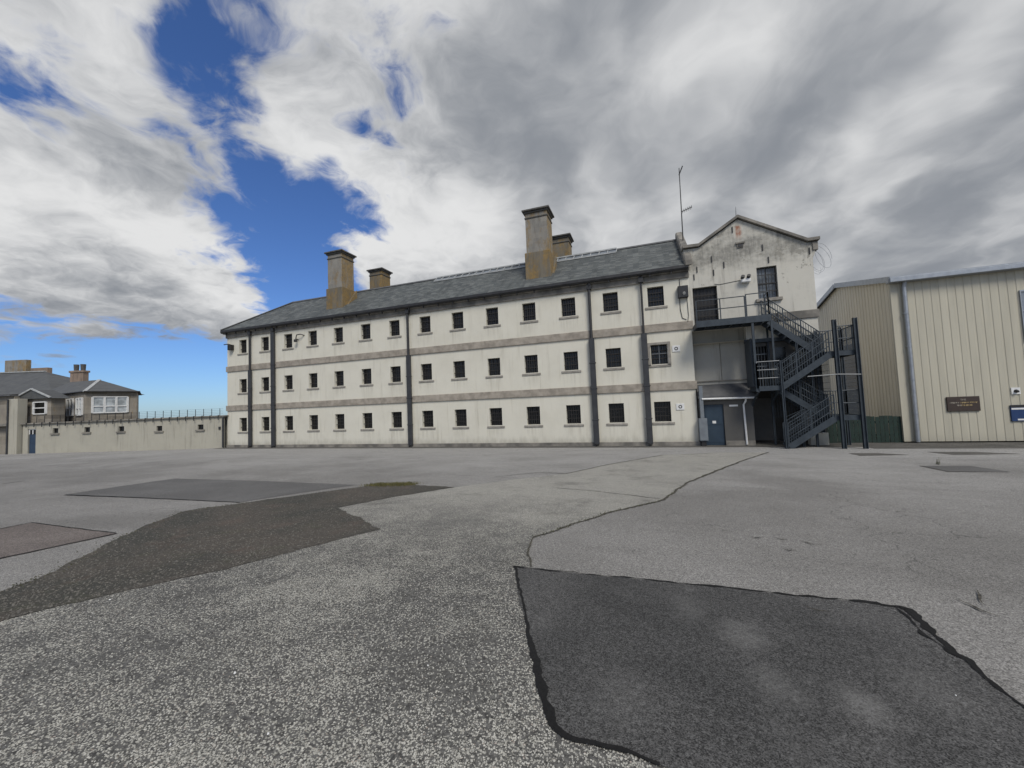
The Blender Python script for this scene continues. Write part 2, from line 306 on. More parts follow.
def m_soil():
    m, gg, b, pos = newmat('worn_asphalt')
    n = gg.noise(pos, .9, 7, .65, .3); n2 = gg.noise(pos, 2.2, 6, .65)
    c = gg.mix(gg.ramp(n, .35, .65), (.062, .061, .053), (.098, .086, .073))
    c = gg.mix(gg.math('MULTIPLY', gg.ramp(n2, .55, .7), .6), c, (.078, .08, .055))
    c = gg.mix(gg.math('MULTIPLY', gg.ramp(gg.noise(pos, 1.3, 5, .6), .56, .7), .5), c, (.125, .093, .076))
    v = gg.n('ShaderNodeTexVoronoi'); gg.put(v.inputs['Vector'], pos); v.inputs['Scale'].default_value = 45
    cs = gg.n('ShaderNodeSeparateColor'); gg.nt.links.new(v.outputs['Color'], cs.inputs[0])
    c = gg.mix(gg.math('MULTIPLY', gg.math('MULTIPLY', gg.ramp(cs.outputs[0], .70, .76), gg.math('SUBTRACT', 1.0, gg.ramp(v.outputs['Distance'], .3, .5))), .55), c, (.25, .235, .21))
    g2 = gg.ramp(gg.noise(pos, 26, 6, .8), .35, .65); c = gg.mix(gg.math('MULTIPLY', g2, .55), c, (.022, .022, .019))
    gg.put(b.inputs['Base Color'], c); b.inputs['Roughness'].default_value = .95; b.inputs['Specular IOR Level'].default_value = .2
    bump(gg, b, gg.noise(pos, 38, 6, .75), .8, .012)
m_soil()
basic('chip_stone', (.48, .47, .42), (.22, .215, .19), 40, .85)
basic('gravel', (.16, .15, .13), (.05, .047, .042), 30, .9)
basic('chip_white', (.75, .75, .73), (.6, .6, .58), 40, .7)
basic('moss', (.12, .105, .03), (.07, .07, .03), 9, .9)
basic('weed', (.05, .058, .03), (.095, .09, .05), 14, .85)
basic('sea_water', (.03, .06, .085), (.035, .07, .1), .02, .25)

# ------------------------------------------------------------------ mesh helpers
class MB:
    def __init__(s): s.v = []; s.f = []
    def add(s, vs, fs):
        o = len(s.v); s.v += [tuple(q) for q in vs]; s.f += [tuple(i+o for i in f) for f in fs]; return s
    def box(s, x0, x1, y0, y1, z0, z1):
        return s.add([(x0,y0,z0),(x1,y0,z0),(x1,y1,z0),(x0,y1,z0),(x0,y0,z1),(x1,y0,z1),(x1,y1,z1),(x0,y1,z1)],
                     [(3,2,1,0),(4,5,6,7),(0,1,5,4),(1,2,6,5),(2,3,7,6),(3,0,4,7)])
    def prism(s, poly, vec):                       # polygon (3-D points) swept along vec
        n = len(poly); vec = Vector(vec); a = [Vector(p) for p in poly]; b = [p+vec for p in a]
        return s.add(a+b, [tuple(range(n-1, -1, -1)), tuple(range(n, 2*n))] + [(i, (i+1) % n, n+(i+1) % n, n+i) for i in range(n)])
    def beam(s, p, q, wd, ht, up=(0, 0, 1)):
        p, q = Vector(p), Vector(q); d = (q-p).normalized(); up = Vector(up)
        if abs(d.dot(up)) > .98: up = Vector((0, 1, 0))
        sd = d.cross(up).normalized(); uu = sd.cross(d)
        a = [p + sd*wd/2*i + uu*ht/2*j for i, j in ((-1,-1),(1,-1),(1,1),(-1,1))]; b = [k+(q-p) for k in a]
        return s.add(a+b, [(0,1,2,3),(7,6,5,4),(0,4,5,1),(1,5,6,2),(2,6,7,3),(3,7,4,0)])
    def tube(s, pts, r, n=6, r2=None):
        pts = [Vector(p) for p in pts]; o = len(s.v); m = len(pts)
        for i, p in enumerate(pts):
            d = (pts[min(i+1, m-1)]-pts[max(i-1, 0)]).normalized(); up = Vector((0, 0, 1)) if abs(d.z) < .95 else Vector((0, 1, 0))
            a = d.cross(up).normalized(); b = a.cross(d); rr = r if r2 is None else r+(r2-r)*i/(m-1)
            for k in range(n):
                t = 2*math.pi*k/n; s.v.append(tuple(p + a*rr*math.cos(t) + b*rr*math.sin(t)))
        for i in range(m-1):
            for k in range(n):
                s.f.append((o+i*n+k, o+i*n+(k+1) % n, o+(i+1)*n+(k+1) % n, o+(i+1)*n+k))
        s.f.append(tuple(o+k for k in range(n-1, -1, -1))); s.f.append(tuple(o+(m-1)*n+k for k in range(n)))
        return s
    def data(s, name, mat, bevel=0):
        me = bpy.data.meshes.new(name); me.from_pydata(s.v, [], s.f)
        bm = bmesh.new(); bm.from_mesh(me); bmesh.ops.recalc_face_normals(bm, faces=bm.faces)
        if bevel:
            bmesh.ops.bevel(bm, geom=[e for e in bm.edges if len(e.link_faces) == 2 and e.calc_face_angle(0) > .7], offset=bevel, segments=1, affect='EDGES')
        bm.to_mesh(me); bm.free(); me.materials.append(MATS[mat]); return me
    def build(s, name, mat, parent=None, bevel=0):
        return link(name, s.data(name, mat, bevel), parent)
def link(name, me, parent=None, loc=None, rz=0):
    o = bpy.data.objects.new(name, me); COL.objects.link(o)
    if loc is not None: o.location = loc
    if rz: o.rotation_euler.z = rz
    if parent:
        o.parent = parent
        if parent.type == 'EMPTY': o.matrix_parent_inverse = parent.matrix_basis.inverted()
    return o
def tag(o, label, cat, group=None):
    o['label'] = label; o['category'] = cat
    if group: o['group'] = group
    return o
def thing(name, label, cat, loc=(0, 0, 0), group=None):
    o = bpy.data.objects.new(name, None); COL.objects.link(o); o.location = loc; o.empty_display_size = .2
    return tag(o, label, cat, group)
def struct(o, kind='structure', label=None, cat=None):
    o['kind'] = kind
    if label: o['label'] = label
    if cat: o['category'] = cat
    return o
def B(*a): return MB().box(*a)

# ------------------------------------------------------------------ ground
ys = [-60, -12, 0, 8, Y0, 60, 160]
gm = MB(); xs = [-170, -60, 0, 60, 170]
for y in ys:
    for x in xs: gm.v.append((x, y, gz(y)))
for j in range(len(ys)-1):
    for i in range(len(xs)-1):
        a = j*len(xs)+i; gm.f.append((a, a+1, a+1+len(xs), a+len(xs)))
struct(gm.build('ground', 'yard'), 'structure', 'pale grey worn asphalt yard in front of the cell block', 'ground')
sea = MB(); sea.add([(-4000, -4000, -9), (4000, -4000, -9), (4000, 4000, -9), (-4000, 4000, -9)], [(0, 1, 2, 3)])
struct(sea.build('sea', 'sea_water'), 'structure', 'sea beyond the prison yard', 'sea')

def ragged(pts, step, amp, seed=0, closed=True):
    out = []; n = len(pts)
    for i in range(n if closed else n-1):
        p, q = Vector(pts[i]), Vector(pts[(i+1) % n]); L = (q-p).length; m = max(1, min(160, int(L/step)))
        d = (q-p).normalized(); nn_ = Vector((-d.y, d.x, 0))
        for k in range(m):
            t = k/m; a = p.lerp(q, t); s_ = 0 if k == 0 else 1
            off = noise.noise(Vector((a.x*2.3, a.y*2.3, seed)))*amp*1.2 + noise.noise(Vector((a.x*9, a.y*9, seed+5)))*amp*.7
            out.append(a + nn_*off*s_)
    if not closed: out.append(Vector(pts[-1]))
    return out
def sheet(name, pix, mat, lift, label, step=.12, amp=.02, seed=0, cat='ground'):
    pts = ragged([G(*p) for p in pix], step, amp, seed)
    bm = bmesh.new(); vs = [bm.verts.new((p.x, p.y, gz(p.y)+lift)) for p in pts]; bm.faces.new(vs)
    bmesh.ops.triangulate(bm, faces=bm.faces[:], ngon_method='BEAUTY'); bmesh.ops.recalc_face_normals(bm, faces=bm.faces)
    for f in bm.faces:
        if f.normal.z < 0: f.normal_flip()
    me = bpy.data.meshes.new(name); bm.to_mesh(me); bm.free(); me.materials.append(MATS[mat])
    return struct(link(name, me), 'structure', label, cat)
def seam(name, pix, wid, mat, lift, label, seed=0, step=.05, amp=.015, cat='crack', wvar=.6, taper=False):
    pts = ragged([G(*p) for p in pix], step, amp, seed, False); n = len(pts); mb = MB()
    wl = wid if isinstance(wid, list) else [wid, wid]
    for i, p in enumerate(pts):
        t = i/(n-1)*(len(wl)-1); j = min(int(t), len(wl)-2); wb = wl[j]+(wl[j+1]-wl[j])*(t-j)
        d = (pts[min(i+1, n-1)]-pts[max(i-1, 0)]).normalized(); nn_ = Vector((-d.y, d.x, 0))
        for s_ in (-1, 1):
            ww = wb/2*(1+wvar*noise.noise(Vector((p.x*11, p.y*11, seed+9*s_)))*1.6); ww = max(ww, wb*.12)
            q = p+nn_*s_*ww; mb.v.append((q.x, q.y, gz(q.y)+lift))
    for i in range(n-1): mb.f.append((2*i, 2*i+2, 2*i+3, 2*i+1))
    o = mb.build(name, mat)
    for pl in o.data.polygons: pass
    return struct(o, 'structure', label, cat)
crackline = [(768, 452.5), (745, 460), (719, 470), (689, 482), (664, 500), (640, 506), (609, 513), (570, 526), (533, 538), (528.7, 549), (531, 567)]
chip_poly = [(-90, 650), (0, 622), (65, 605), (200, 575), (381, 529.5), (338, 508), (395, 497), (455, 487.5), (510, 480), (565.6, 474), (609, 464.6), (664, 455), (715, 452.6)] + crackline + [(560, 600), (620, 720), (700, 765), (850, 860), (700, 1100), (200, 1100), (-90, 900)]
sheet('chippings_surface', chip_poly, 'chippings_ground', .004, 'coarse pale chippings set in dark binder, crossing the yard', .15, .025, 1)
sheet('worn_patch', [(-60, 612), (0, 592), (55, 572), (120, 537), (182, 512), (240, 503.5), (310, 494), (370, 486), (412, 485), (455, 487.5), (395, 497), (338, 508), (381, 529.5), (200, 575), (65, 605), (0, 622), (-60, 640)], 'worn_asphalt', .008, 'brown and mossy worn asphalt patch with a notch', .07, .06, 2)
sheet('asphalt_patch', [(65, 495), (120, 486.5), (176, 478.7), (260, 481), (357, 485), (310, 491.5), (240, 502.6)], 'patch_grey', .006, 'smooth mid grey asphalt patch beyond the worn patch', .3, .015, 3)
sheet('asphalt_patch', [(31, 523), (117, 534), (0, 559), (-60, 573), (-60, 540)], 'patch_red', .007, 'reddish trench patch at the left edge of the yard', .3, .012, 4)
darkp = [(515, 568), (600, 576.5), (700, 586), (800, 597), (880, 604.5), (905, 610), (922, 624), (940, 640), (962, 660), (985, 680), (1024, 708), (1130, 790), (1250, 1000), (850, 1000), (800, 830), (660, 767), (625, 753), (590, 745), (562, 738), (552, 722), (543, 690), (530, 640), (519, 600)]
sheet('asphalt_patch', darkp, 'patch_dark', .010, 'large dark fresh asphalt patch edged with black tar', .08, .012, 5)
sheet('asphalt_patch', [(920, 466), (971, 466), (1010, 472), (948, 472)], 'patch_grey', .006, 'small grey trench patch nearest the plaque', .1, .03, 6)
sheet('asphalt_patch', [(848, 453.2), (878, 453.2), (910, 455), (860, 456)], 'strip', .006, 'thin dark damp patch in front of the green fence', .1, .05, 7)
sheet('asphalt_patch', [(927, 452), (975, 452), (1021, 454), (953, 455)], 'strip', .006, 'thin dark damp patch in front of the metal shed', .1, .05, 8)
seam('tar_seam', [(515, 567), (530, 640), (543, 690), (552, 722), (562, 738), (590, 745), (625, 753), (660, 767)], [.028, .024, .018, .022, .045, .045, .035, .02], 'tar', .014, 'black tar joint on the left edge of the dark patch', 1, .012, .012, wvar=.65)
seam('tar_seam', [(513, 567.5), (600, 576.5), (700, 586), (800, 597), (880, 604.5)], [.035, .02, .022, .025, .035], 'tar', .014, 'black tar joint along the far edge of the dark patch', 2, .015, .014, wvar=1.0)
seam('tar_seam', [(875, 604), (905, 610), (922, 624), (940, 640), (962, 660), (985, 680), (1024, 708), (1080, 748)], [.025, .06, .055, .04, .045, .025, .015, .015], 'tar', .015, 'broad black tar joint on the right of the dark patch', 3, .012, .025, wvar=1.0)
seam('tar_seam', [(893, 607), (910, 620), (921, 634), (936, 644), (950, 653)], [.004, .02, .016, .022, .004], 'tar', .016, 'thin broken tar line inside the broad tar joint', 31, .012, .02, wvar=1.0)
seam('crack', crackline, [.06, .05, .06, .07, .05, .045, .03, .02], 'crack', .010, 'long dark crack between the chippings and the grey asphalt', 4, .05, .03)
seam('crack', [(495, 477), (540, 472.5), (565.6, 474), (609, 464.6), (664, 455)], [.025, .04, .045, .05, .04], 'crack', .010, 'fine crack along the far edge of the chippings', 5, .08, .03)
seam('crack', [(555, 488), (600, 492), (660, 499)], .02, 'crack', .010, 'short hairline crack across the chippings', 6, .08, .03)
seam('tar_seam', [(-40, 530.5+7), (31, 523), (117, 534), (0, 559), (-40, 568)], .022, 'tar', .013, 'black joint around the reddish trench patch', 7, .08, .015)
seam('tar_seam', [(65, 495.2), (140, 498), (240, 502.8)], [.06, .03, .02], 'tar', .013, 'dark joint along the near edge of the grey patch', 8, .1, .012)
seam('tar_seam', [(65, 495), (176, 478.7)], .02, 'tar', .013, 'thin joint along the far left edge of the grey patch', 9, .1, .012)
seam('crack', [(2, 484), (24, 481)], .07, 'crack', .006, 'short dark gap in the asphalt far left', 10, .1, .03)
seam('tar_seam', [(920, 466), (948, 472), (1010, 472.2)], .03, 'crack', .010, 'joint around the small patch near the plaque', 11, .1, .02)
for i_, (a, b_) in enumerate([((772, 537), (790, 540)), ((800, 541), (822, 545)), ((745, 536), (765, 538)), ((782, 549), (796, 551)), ((958, 600), (1000, 618)), ((975, 590), (985, 606)), ((805, 607), (830, 613))]):
    seam('crack', [a, ((a[0]+b_[0])/2, (a[1]+b_[1])/2+1.5), b_], [.004, .02, .004], 'crack', .012, 'small dark scar in the asphalt right of the chippings', 20+i_, .03, .02)['group'] = 'small scars in the asphalt'
# drain strip at the foot of the walls
st = MB(); st.add([(-29.6, D-.75, .005), (10.0, D-.75, .005), (10.0, D+3, .005), (-29.6, D+3, .005)], [(0, 1, 2, 3)])
struct(st.build('pavement', 'strip'), 'structure', 'dark damp strip of paving along the foot of the cell block', 'pavement')
st = MB(); st.add([(8.2, 18.9, .009), (40, 18.9, .009), (40, 21.2, .009), (8.2, 21.2, .009)], [(0, 1, 2, 3)])
struct(st.build('pavement', 'strip'), 'structure', 'dark paving strip along the foot of the metal shed', 'pavement')
# loose chippings lying proud of the surface near the camera
def inside(p, poly):
    c = False; n = len(poly); j = n-1
    for i in range(n):
        if (poly[i].y > p[1]) != (poly[j].y > p[1]) and p[0] < (poly[j].x-poly[i].x)*(p[1]-poly[i].y)/(poly[j].y-poly[i].y)+poly[i].x: c = not c
        j = i
    return c
cpoly = [G(*p) for p in chip_poly]; dpoly = [G(*p) for p in darkp]
def stones(count, test, mat, smin, smax, name, label, region, lift):
    mb = MB(); k = 0
    while k < count:
        px_, py_ = random.uniform(*region[0]), random.uniform(*region[1]); p = G(px_, py_)
        if not test(p): continue
        k += 1; r = random.uniform(smin, smax); a = random.uniform(0, 6.28); n = 5
        z = gz(p.y)+lift; ring = []; top = []
        for i in range(n):
            t = a+6.283*i/n; rr = r*random.uniform(.7, 1.25)
            ring.append((p.x+rr*math.cos(t), p.y+rr*math.sin(t), z-.002)); top.append((p.x+rr*.6*math.cos(t), p.y+rr*.6*math.sin(t), z+r*random.uniform(.35, .75)))
        mb.add(ring+top, [(5, 6, 7, 8, 9)]+[(i, (i+1) % 5, 5+(i+1) % 5, 5+i) for i in range(5)])
    return struct(mb.build(name, mat), 'stuff', label, 'stones')
stones(9000, lambda p: inside(p, cpoly) and not inside(p, dpoly), 'chip_stone', .003, .008, 'loose_chippings', 'pale chippings standing proud of the worn binder', ((-20, 720), (560, 800)), .004)
wpoly = [G(*p) for p in [(-60, 612), (0, 592), (55, 572), (120, 537), (182, 512), (240, 503.5), (370, 486), (440, 487), (338, 508), (381, 529.5), (200, 575), (65, 605), (0, 622), (-60, 640)]]
stones(4200, lambda p: inside(p, wpoly), 'gravel', .004, .014, 'loose_gravel', 'dark loose gravel on the worn brown patch', ((-20, 440), (484, 640)), .008)
stones(8, lambda p: True, 'chip_white', .004, .011, 'white_stones', 'few stray white stones lying on the asphalt', ((10, 1020), (500, 770)), .011)

# ------------------------------------------------------------------ cell block
NX, WX0, WDX = 14, -27.5698, 2.1733
WINX = [WX0+i*WDX for i in range(NX)]
WINZ = [1.64, 4.44, 7.31]; WW, WH = .75, .97
XL, XR = -29.16, 2.2
block = thing('cell_block', 'long cream three storey cell block with barred windows and slate roof', 'building', (-13.5, D+3.3, 0))
def gridwall(mb, xa, xb, za, zb, y, holes, depth):
    xs = sorted({xa, xb} | {h[0] for h in holes} | {h[1] for h in holes}); zs = sorted({za, zb} | {h[2] for h in holes} | {h[3] for h in holes})
    ix = {v: i for i, v in enumerate(xs)}; base = len(mb.v)
    for z in zs:
        for x in xs: mb.v.append((x, y, z))
    n = len(xs)
    for j in range(len(zs)-1):
        for i in range(n-1):
            mx, mz = (xs[i]+xs[i+1])/2, (zs[j]+zs[j+1])/2
            if any(h[0] < mx < h[1] and h[2] < mz < h[3] for h in holes): continue
            mb.f.append((base+j*n+i, base+j*n+i+1, base+(j+1)*n+i+1, base+(j+1)*n+i))
    for a, b_, c_, d_ in holes:
        q = [(a, y, c_), (b_, y, c_), (b_, y, d_), (a, y, d_)]; q2 = [(x, y+depth, z) for x, _, z in q]
        mb.add(q+q2, [(0, 4, 5, 1), (1, 5, 6, 2), (2, 6, 7, 3), (3, 7, 4, 0)])
    return mb
EAVE = 8.30
wm = MB()
holes = [(x-WW/2, x+WW/2, z-WH/2, z+WH/2) for x in WINX for z in WINZ]
gridwall(wm, XL, XR, 0, EAVE, D, holes, .30)
YB = 26.75
wm.add([(XL, D, 0), (XL, YB, 0), (XL, YB, EAVE), (XL, D, EAVE), (XR, YB, 0), (XR, YB, EAVE)], [(0, 3, 2, 1), (1, 2, 5, 4)])
wm.build('wall', 'cream', block)
B(XL-.05, XR+.05, D-.06, D+.05, -.05, .19).build('plinth', 'stone_frieze', block, .01)
B(XL-.06, XL-.001, D+.05, YB, -.05, .17).build('plinth', 'stone_band', block)
for a, b_ in ((2.66, 3.05), (5.53, 5.93)):
    B(XL-.07, XR+.07, D-.07, D+.04, a, b_).build('stone_band', 'stone_band', block, .012)
    B(XL-.07, XL-.001, D+.04, YB, a, b_).build('stone_band', 'stone_band', block)
fr = MB().box(XL-.08, XR+.02, D-.08, D+.04, 8.03, 8.32).box(XL-.2, XR+.02, D-.2, D+.04, 8.322, 8.44)
fr.build('eaves_frieze', 'stone_frieze', block, .01)
MB().box(XL-.08, XL-.001, D+.041, YB, 8.03, 8.32).box(XL-.2, XL-.001, D+.041, YB, 8.322, 8.44).build('eaves_frieze', 'stone_frieze', block)
gt = MB(); 
prof = [(-.38, 8.57), (-.38, 8.44), (-.33, 8.37), (-.26, 8.365), (-.203, 8.40), (-.203, 8.57)]
gt.prism([(XL-.20, D+a, z) for a, z in prof], (XR-XL+.2, 0, 0))
for i in range(32):
    x = XL+.2+i*.98; gt.box(x, x+.04, D-.30, D-.205, 8.24, 8.36)
gt.build('gutter', 'gutter_iron', block)
MB().prism([(XL+a*.6-.1+.05, D-.30, z) for a, z in prof], (0, 6.9, 0)).build('gutter', 'gutter_iron', block)
# windows
fm = MB()
t = .05
fm.box(-WW/2, -WW/2+t, 0, .06, -WH/2, WH/2).box(WW/2-t, WW/2, 0, .06, -WH/2, WH/2).box(-WW/2+t, WW/2-t, 0, .06, -WH/2, -WH/2+t).box(-WW/2+t, WW/2-t, 0, .06, WH/2-t, WH/2)
fm.box(-WW/2+t, WW/2-t, .005, .055, -.02, .02)
for x in (-.12, .12): fm.box(x-.012, x+.012, .01, .05, -WH/2+t, -.021).box(x-.012, x+.012, .01, .05, .021, WH/2-t)
fmd = fm.data('window', 'frame_dark')
pmd = B(-WW/2+t-.005, WW/2-t+.005, .03, .04, -WH/2+t-.005, WH/2-t+.005).data('pane', 'pane_dark')
bm_ = MB()
for i in range(5):
    x = -WW/2+(i+1)*WW/6; bm_.tube([(x, -.10, -WH/2), (x, -.10, WH/2)], .013, 5)
for z in (-.2, .2): bm_.box(-WW/2, WW/2, -.108, -.092, z-.018, z+.018)
bmd = bm_.data('bars', 'bars_rust')
smd = MB().prism([(-.52, -.36, -.05), (-.52, -.36, .055), (-.52, -.02, .085), (-.52, -.02, -.05)], (1.04, 0, 0)).data('sill', 'sill_stone', .008)
k = 0
for i, x in enumerate(WINX):
    for j, z in enumerate(WINZ):
        o = link('window', fmd, block, (x, D+.22, z))
        for n_, me in (('pane', pmd), ('bars', bmd)):
            c_ = bpy.data.objects.new(n_, me); COL.objects.link(c_); c_.parent = o
        c_ = bpy.data.objects.new('sill', smd); COL.objects.link(c_); c_.parent = o; c_.location = (0, .06, -WH/2-.088)
        c_.location.y = .10
        if i == 13 and j == 1:
            s_ = MB(); a = .52
            s_.box(-a, -.40, -.30, -.222, -.5, .58).box(.40, a, -.30, -.222, -.5, .58).box(-.40, .40, -.30, -.222, .47, .58)
            c_ = s_.build('surround', 'sill_stone'); c_.parent = o
            l_ = MB().box(-.012, .012, -.20, -.18, -.46, .46).box(-.36, .36, -.20, -.18, .02, .045)
            c_ = l_.build('glazing_bar', 'steel_light'); c_.parent = o
# roof with slate courses
EY, EZ, RY, RZ = D-.36, 8.57, 23.5, 11.15
XE, XRD = XL-.24, -26.3
rm = MB(); NCO = 26
def rp(t): return EY+(RY-EY)*t, EZ+(RZ-EZ)*t
for kk in range(NCO):
    t0, t1 = kk/NCO, (kk+1)/NCO
    y0, z0 = rp(t0); y1, z1 = rp(t1); l0 = XE+(XRD-XE)*t0; l1 = XE+(XRD-XE)*t1; h_ = .022
    rm.add([(l0, y0, z0), (XR-.15, y0, z0), (XR-.15, y0, z0+h_), (l0, y0, z0+h_), (XR-.15, y1, z1+.001), (l1, y1, z1+.001)], [(0, 1, 2, 3), (3, 2, 4, 5)])
    yb0, yb1 = 2*RY-y0, 2*RY-y1
    rm.add([(l0, yb0, z0+h_), (XR-.15, yb0, z0+h_), (XR-.15, yb1, z1+.001), (l1, yb1, z1+.001)], [(0, 3, 2, 1)])
    rm.add([(l0, y0, z0+h_), (l0, yb0, z0+h_), (l1, yb1, z1+.001), (l1, y1, z1+.001)], [(0, 3, 2, 1)])
roof = rm.build('roof', 'slate', block)
ridge = MB().prism([(XRD-.05, RY-.16, RZ-.05), (XRD-.05, RY, RZ+.09), (XRD-.05, RY+.16, RZ-.05)], (XR-.1-XRD, 0, 0))
for s_ in (-1, 1):
    y_ = EY if s_ < 0 else 2*RY-EY
    ridge.beam((XE+.03, y_, EZ+.05), (XRD, RY, RZ+.05), .2, .05)
ridge.build('ridge', 'lead', roof)
# ridge skylight with glazing bars and single panes
xa, xb = -13.2, -1.2; n_p = 24
def rs(t, lift): y, z = rp(t); return y-lift*.59, z+lift*.81
ya, za = rs(.86, .06); yb_, zb_ = rs(.99, .06)
sk = MB().beam((xa, ya, za), (xb, ya, za), .06, .07).beam((xa, yb_, zb_+.05), (xb, yb_, zb_+.05), .12, .08)
for i in range(n_p+1):
    x = xa+(xb-xa)*i/n_p; sk.beam((x, ya, za+.01), (x, yb_, zb_+.01), .035, .05)
skf = sk.build('skylight', 'flash_white', roof)
pd = MB().add([(-.225, 0, 0), (.225, 0, 0), (.225, yb_-ya, zb_-za), (-.225, yb_-ya, zb_-za)], [(0, 1, 2, 3)]).data('pane', 'pane_sky')
for i in range(n_p):
    o = bpy.data.objects.new('pane', pd); COL.objects.link(o); o.parent = skf; o.location = (xa+(xb-xa)*(i+.5)/n_p, ya, za)
# right hand skew stone on the roof verge
sw = MB(); a = rp(-.02); b_ = rp(1.0)
sw.prism([(XR-.18, a[0], a[1]-.05), (XR-.18, a[0], a[1]+.30), (XR-.18, a[0]+.28, a[1]+.62), (XR-.18, b_[0]-.1, b_[1]+.42), (XR-.18, b_[0]+.15, b_[1]+.30), (XR-.18, b_[0]+.15, b_[1]-.1)], (.36, 0, 0))
sw.build('skew_stone', 'stone_frieze', block, .06)
# chimneys
def chimney(xa, xb, ya, yb, zbot, zmid, ztop, tall):
    ch = B(xa+.07, xb-.07, ya+.07, yb-.07, zmid-.02, ztop-.2).build('chimney', 'chimney_stone' if tall else 'chimney_lichen', block, .015)
    MB().box(xa+.03, xb-.03, ya+.03, yb-.03, ztop-.5, ztop-.42).box(xa, xb, ya, yb, ztop-.2, ztop-.1).box(xa-.09, xb+.09, ya-.09, yb+.09, ztop-.099, ztop).build('cap', 'chimney_cap', ch, .015)
    if tall:
        MB().box(xa-.02, xb+.02, ya-.02, yb+.02, zbot, zmid).build('base', 'chimney_lichen', ch, .02)
        z1, z2 = zbot+.05, zmid-.15
        MB().prism([(xb+.021, ya, z1+.1), (xb+.021, yb, z1+1.0), (xb+.021, yb, z2+.2)], (.10, 0, 0)).build('weathering', 'chimney_lichen', ch)
    return ch
chimney(-20.45, -19.1, 20.95, 22.25, 8.9, 10.75, 13.32, True)
chimney(-6.1, -4.68, 20.95, 22.25, 8.9, 10.85, 13.35, True)
chimney(-20.15, -18.85, 24.9, 26.1, 9.0, 9.6, 13.3, False)
chimney(-5.45, -4.2, 24.9, 26.1, 9.0, 9.6, 13.3, False)
# downpipes
for x, zt, wide in ((-26.68, 5.5, .25), (-24.47, 8.0, .30), (-13.47, 5.5, .28), (-2.52, 5.5, .27), (.03, 5.5, .27)):
    d_ = MB().box(x-wide/2, x+wide/2, D-.22, D-.085, .12, zt)
    for z in (1.3, 2.9, 4.2, 5.7):
        if z < zt: d_.box(x-wide/2-.03, x+wide/2+.03, D-.235, D-.08, z, z+.06)
    dp = d_.build('downpipe', 'casing', block, .01)
    r_ = .07 if wide > .26 or x < -26 else .05
    u_ = MB().tube([(x, D-.15, zt-.05), (x, D-.15, 8.3), (x, D-.28, 8.47)], .05 if x > 0 else .075, 8).box(x-.12, x+.12, D-.24, D-.082, 8.05, 8.29)
    u_.build('pipe', 'gutter_iron', dp)
    MB().tube([(x, D-.15, .2), (x, D-.17, .1), (x, D-.3, .06)], .055, 8).build('shoe', 'gutter_iron', dp)

# ------------------------------------------------------------------ gable block
gb_ = thing('gable_block', 'stained cream gable block with weathered pediment beside the steel stairs', 'building', (4.7, D+3, 0))
gw = MB()
dx0, dx1 = 2.34, 3.39
gridwall(gw, XR+.002, 7.22, 4.8, 8.15, D-.001, [(dx0, dx1, 5.72, 7.48), (5.05, 5.84, 6.6, 8.06), (XR+.002, 4.45, 4.8, 5.42)], .46)
outl = [(2.06, 8.152), (7.22, 8.152), (7.3, 8.35), (7.42, 8.88), (7.06, 8.88), (4.43, 10.46), (2.72, 9.40), (2.06, 9.42)]
gw.prism([(x, D-.001, z) for x, z in outl], (0, .5, 0))
gw.add([(7.22, D, 0), (7.22, 26, 0), (7.22, 26, 8.9), (7.22, D, 8.9)], [(0, 1, 2, 3)])
gw.add([(2.06, D+.5, 7.5), (2.06, 26, 7.5), (2.06, 26, 9.3), (2.06, D+.5, 9.3)], [(3, 2, 1, 0)])
gw.add([(2.06, 26, 4), (7.22, 26, 4), (7.22, 26, 9), (2.06, 26, 9)], [(3, 2, 1, 0)])
gw.add([(4.46, D, 4.8), (7.22, D, 4.8), (7.22, D+1.8, 4.8), (4.46, D+1.8, 4.8)], [(0, 1, 2, 3)])
gw.build('wall', 'gable_cream', gb_)
cpn = MB()
seq = [(2.02, 9.46), (2.72, 9.44), (4.43, 10.50), (7.06, 8.92), (7.5, 8.92)]
for (xa_, za_), (xb2, zb2) in zip(seq, seq[1:]):
    cpn.prism([(xa_, D-.14, za_), (xa_, D-.14, za_+.13), (xb2, D-.14, zb2+.13), (xb2, D-.14, zb2)], (0, .72, 0))
cpn.build('coping', 'stone_frieze', gb_)
B(7.23, 7.44, D-.05, D+.5, 8.5, 8.88).build('kneeler', 'stone_frieze', gb_, .02)
MB().prism([(2.03, D-.05, 9.47), (4.43, D-.05, 10.5), (7.3, D-.05, 8.93)], (0, .001, 0))
rg = MB().add([(2.06, D+.5, 9.4), (4.43, D+.5, 10.52), (4.43, 26, 10.52), (2.06, 26, 9.4), (7.3, D+.5, 8.95), (7.3, 26, 8.95)], [(0, 1, 2, 3), (1, 4, 5, 2)])
rg.build('roof', 'slate_house', gb_)
B(5.15, 7.27, D-.06, D+.02, 5.54, 5.89).build('stone_band', 'stone_frieze', gb_, .01)
dr = B(dx0, dx1, D+.2, D+.26, 5.72, 7.48).build('door', 'black', gb_)
dm = MB()
for i in range(7): x = dx0+.06+i*.155; dm.tube([(x, D+.12, 5.74), (x, D+.12, 7.46)], .012, 5)
for z in (6.1, 6.6, 7.1): dm.box(dx0, dx1, D+.10, D+.13, z-.02, z+.02)
dm.build('bars', 'bars_rust', dr)
wf = MB(); a, b_, c_, d_ = 5.05, 5.84, 6.6, 8.06
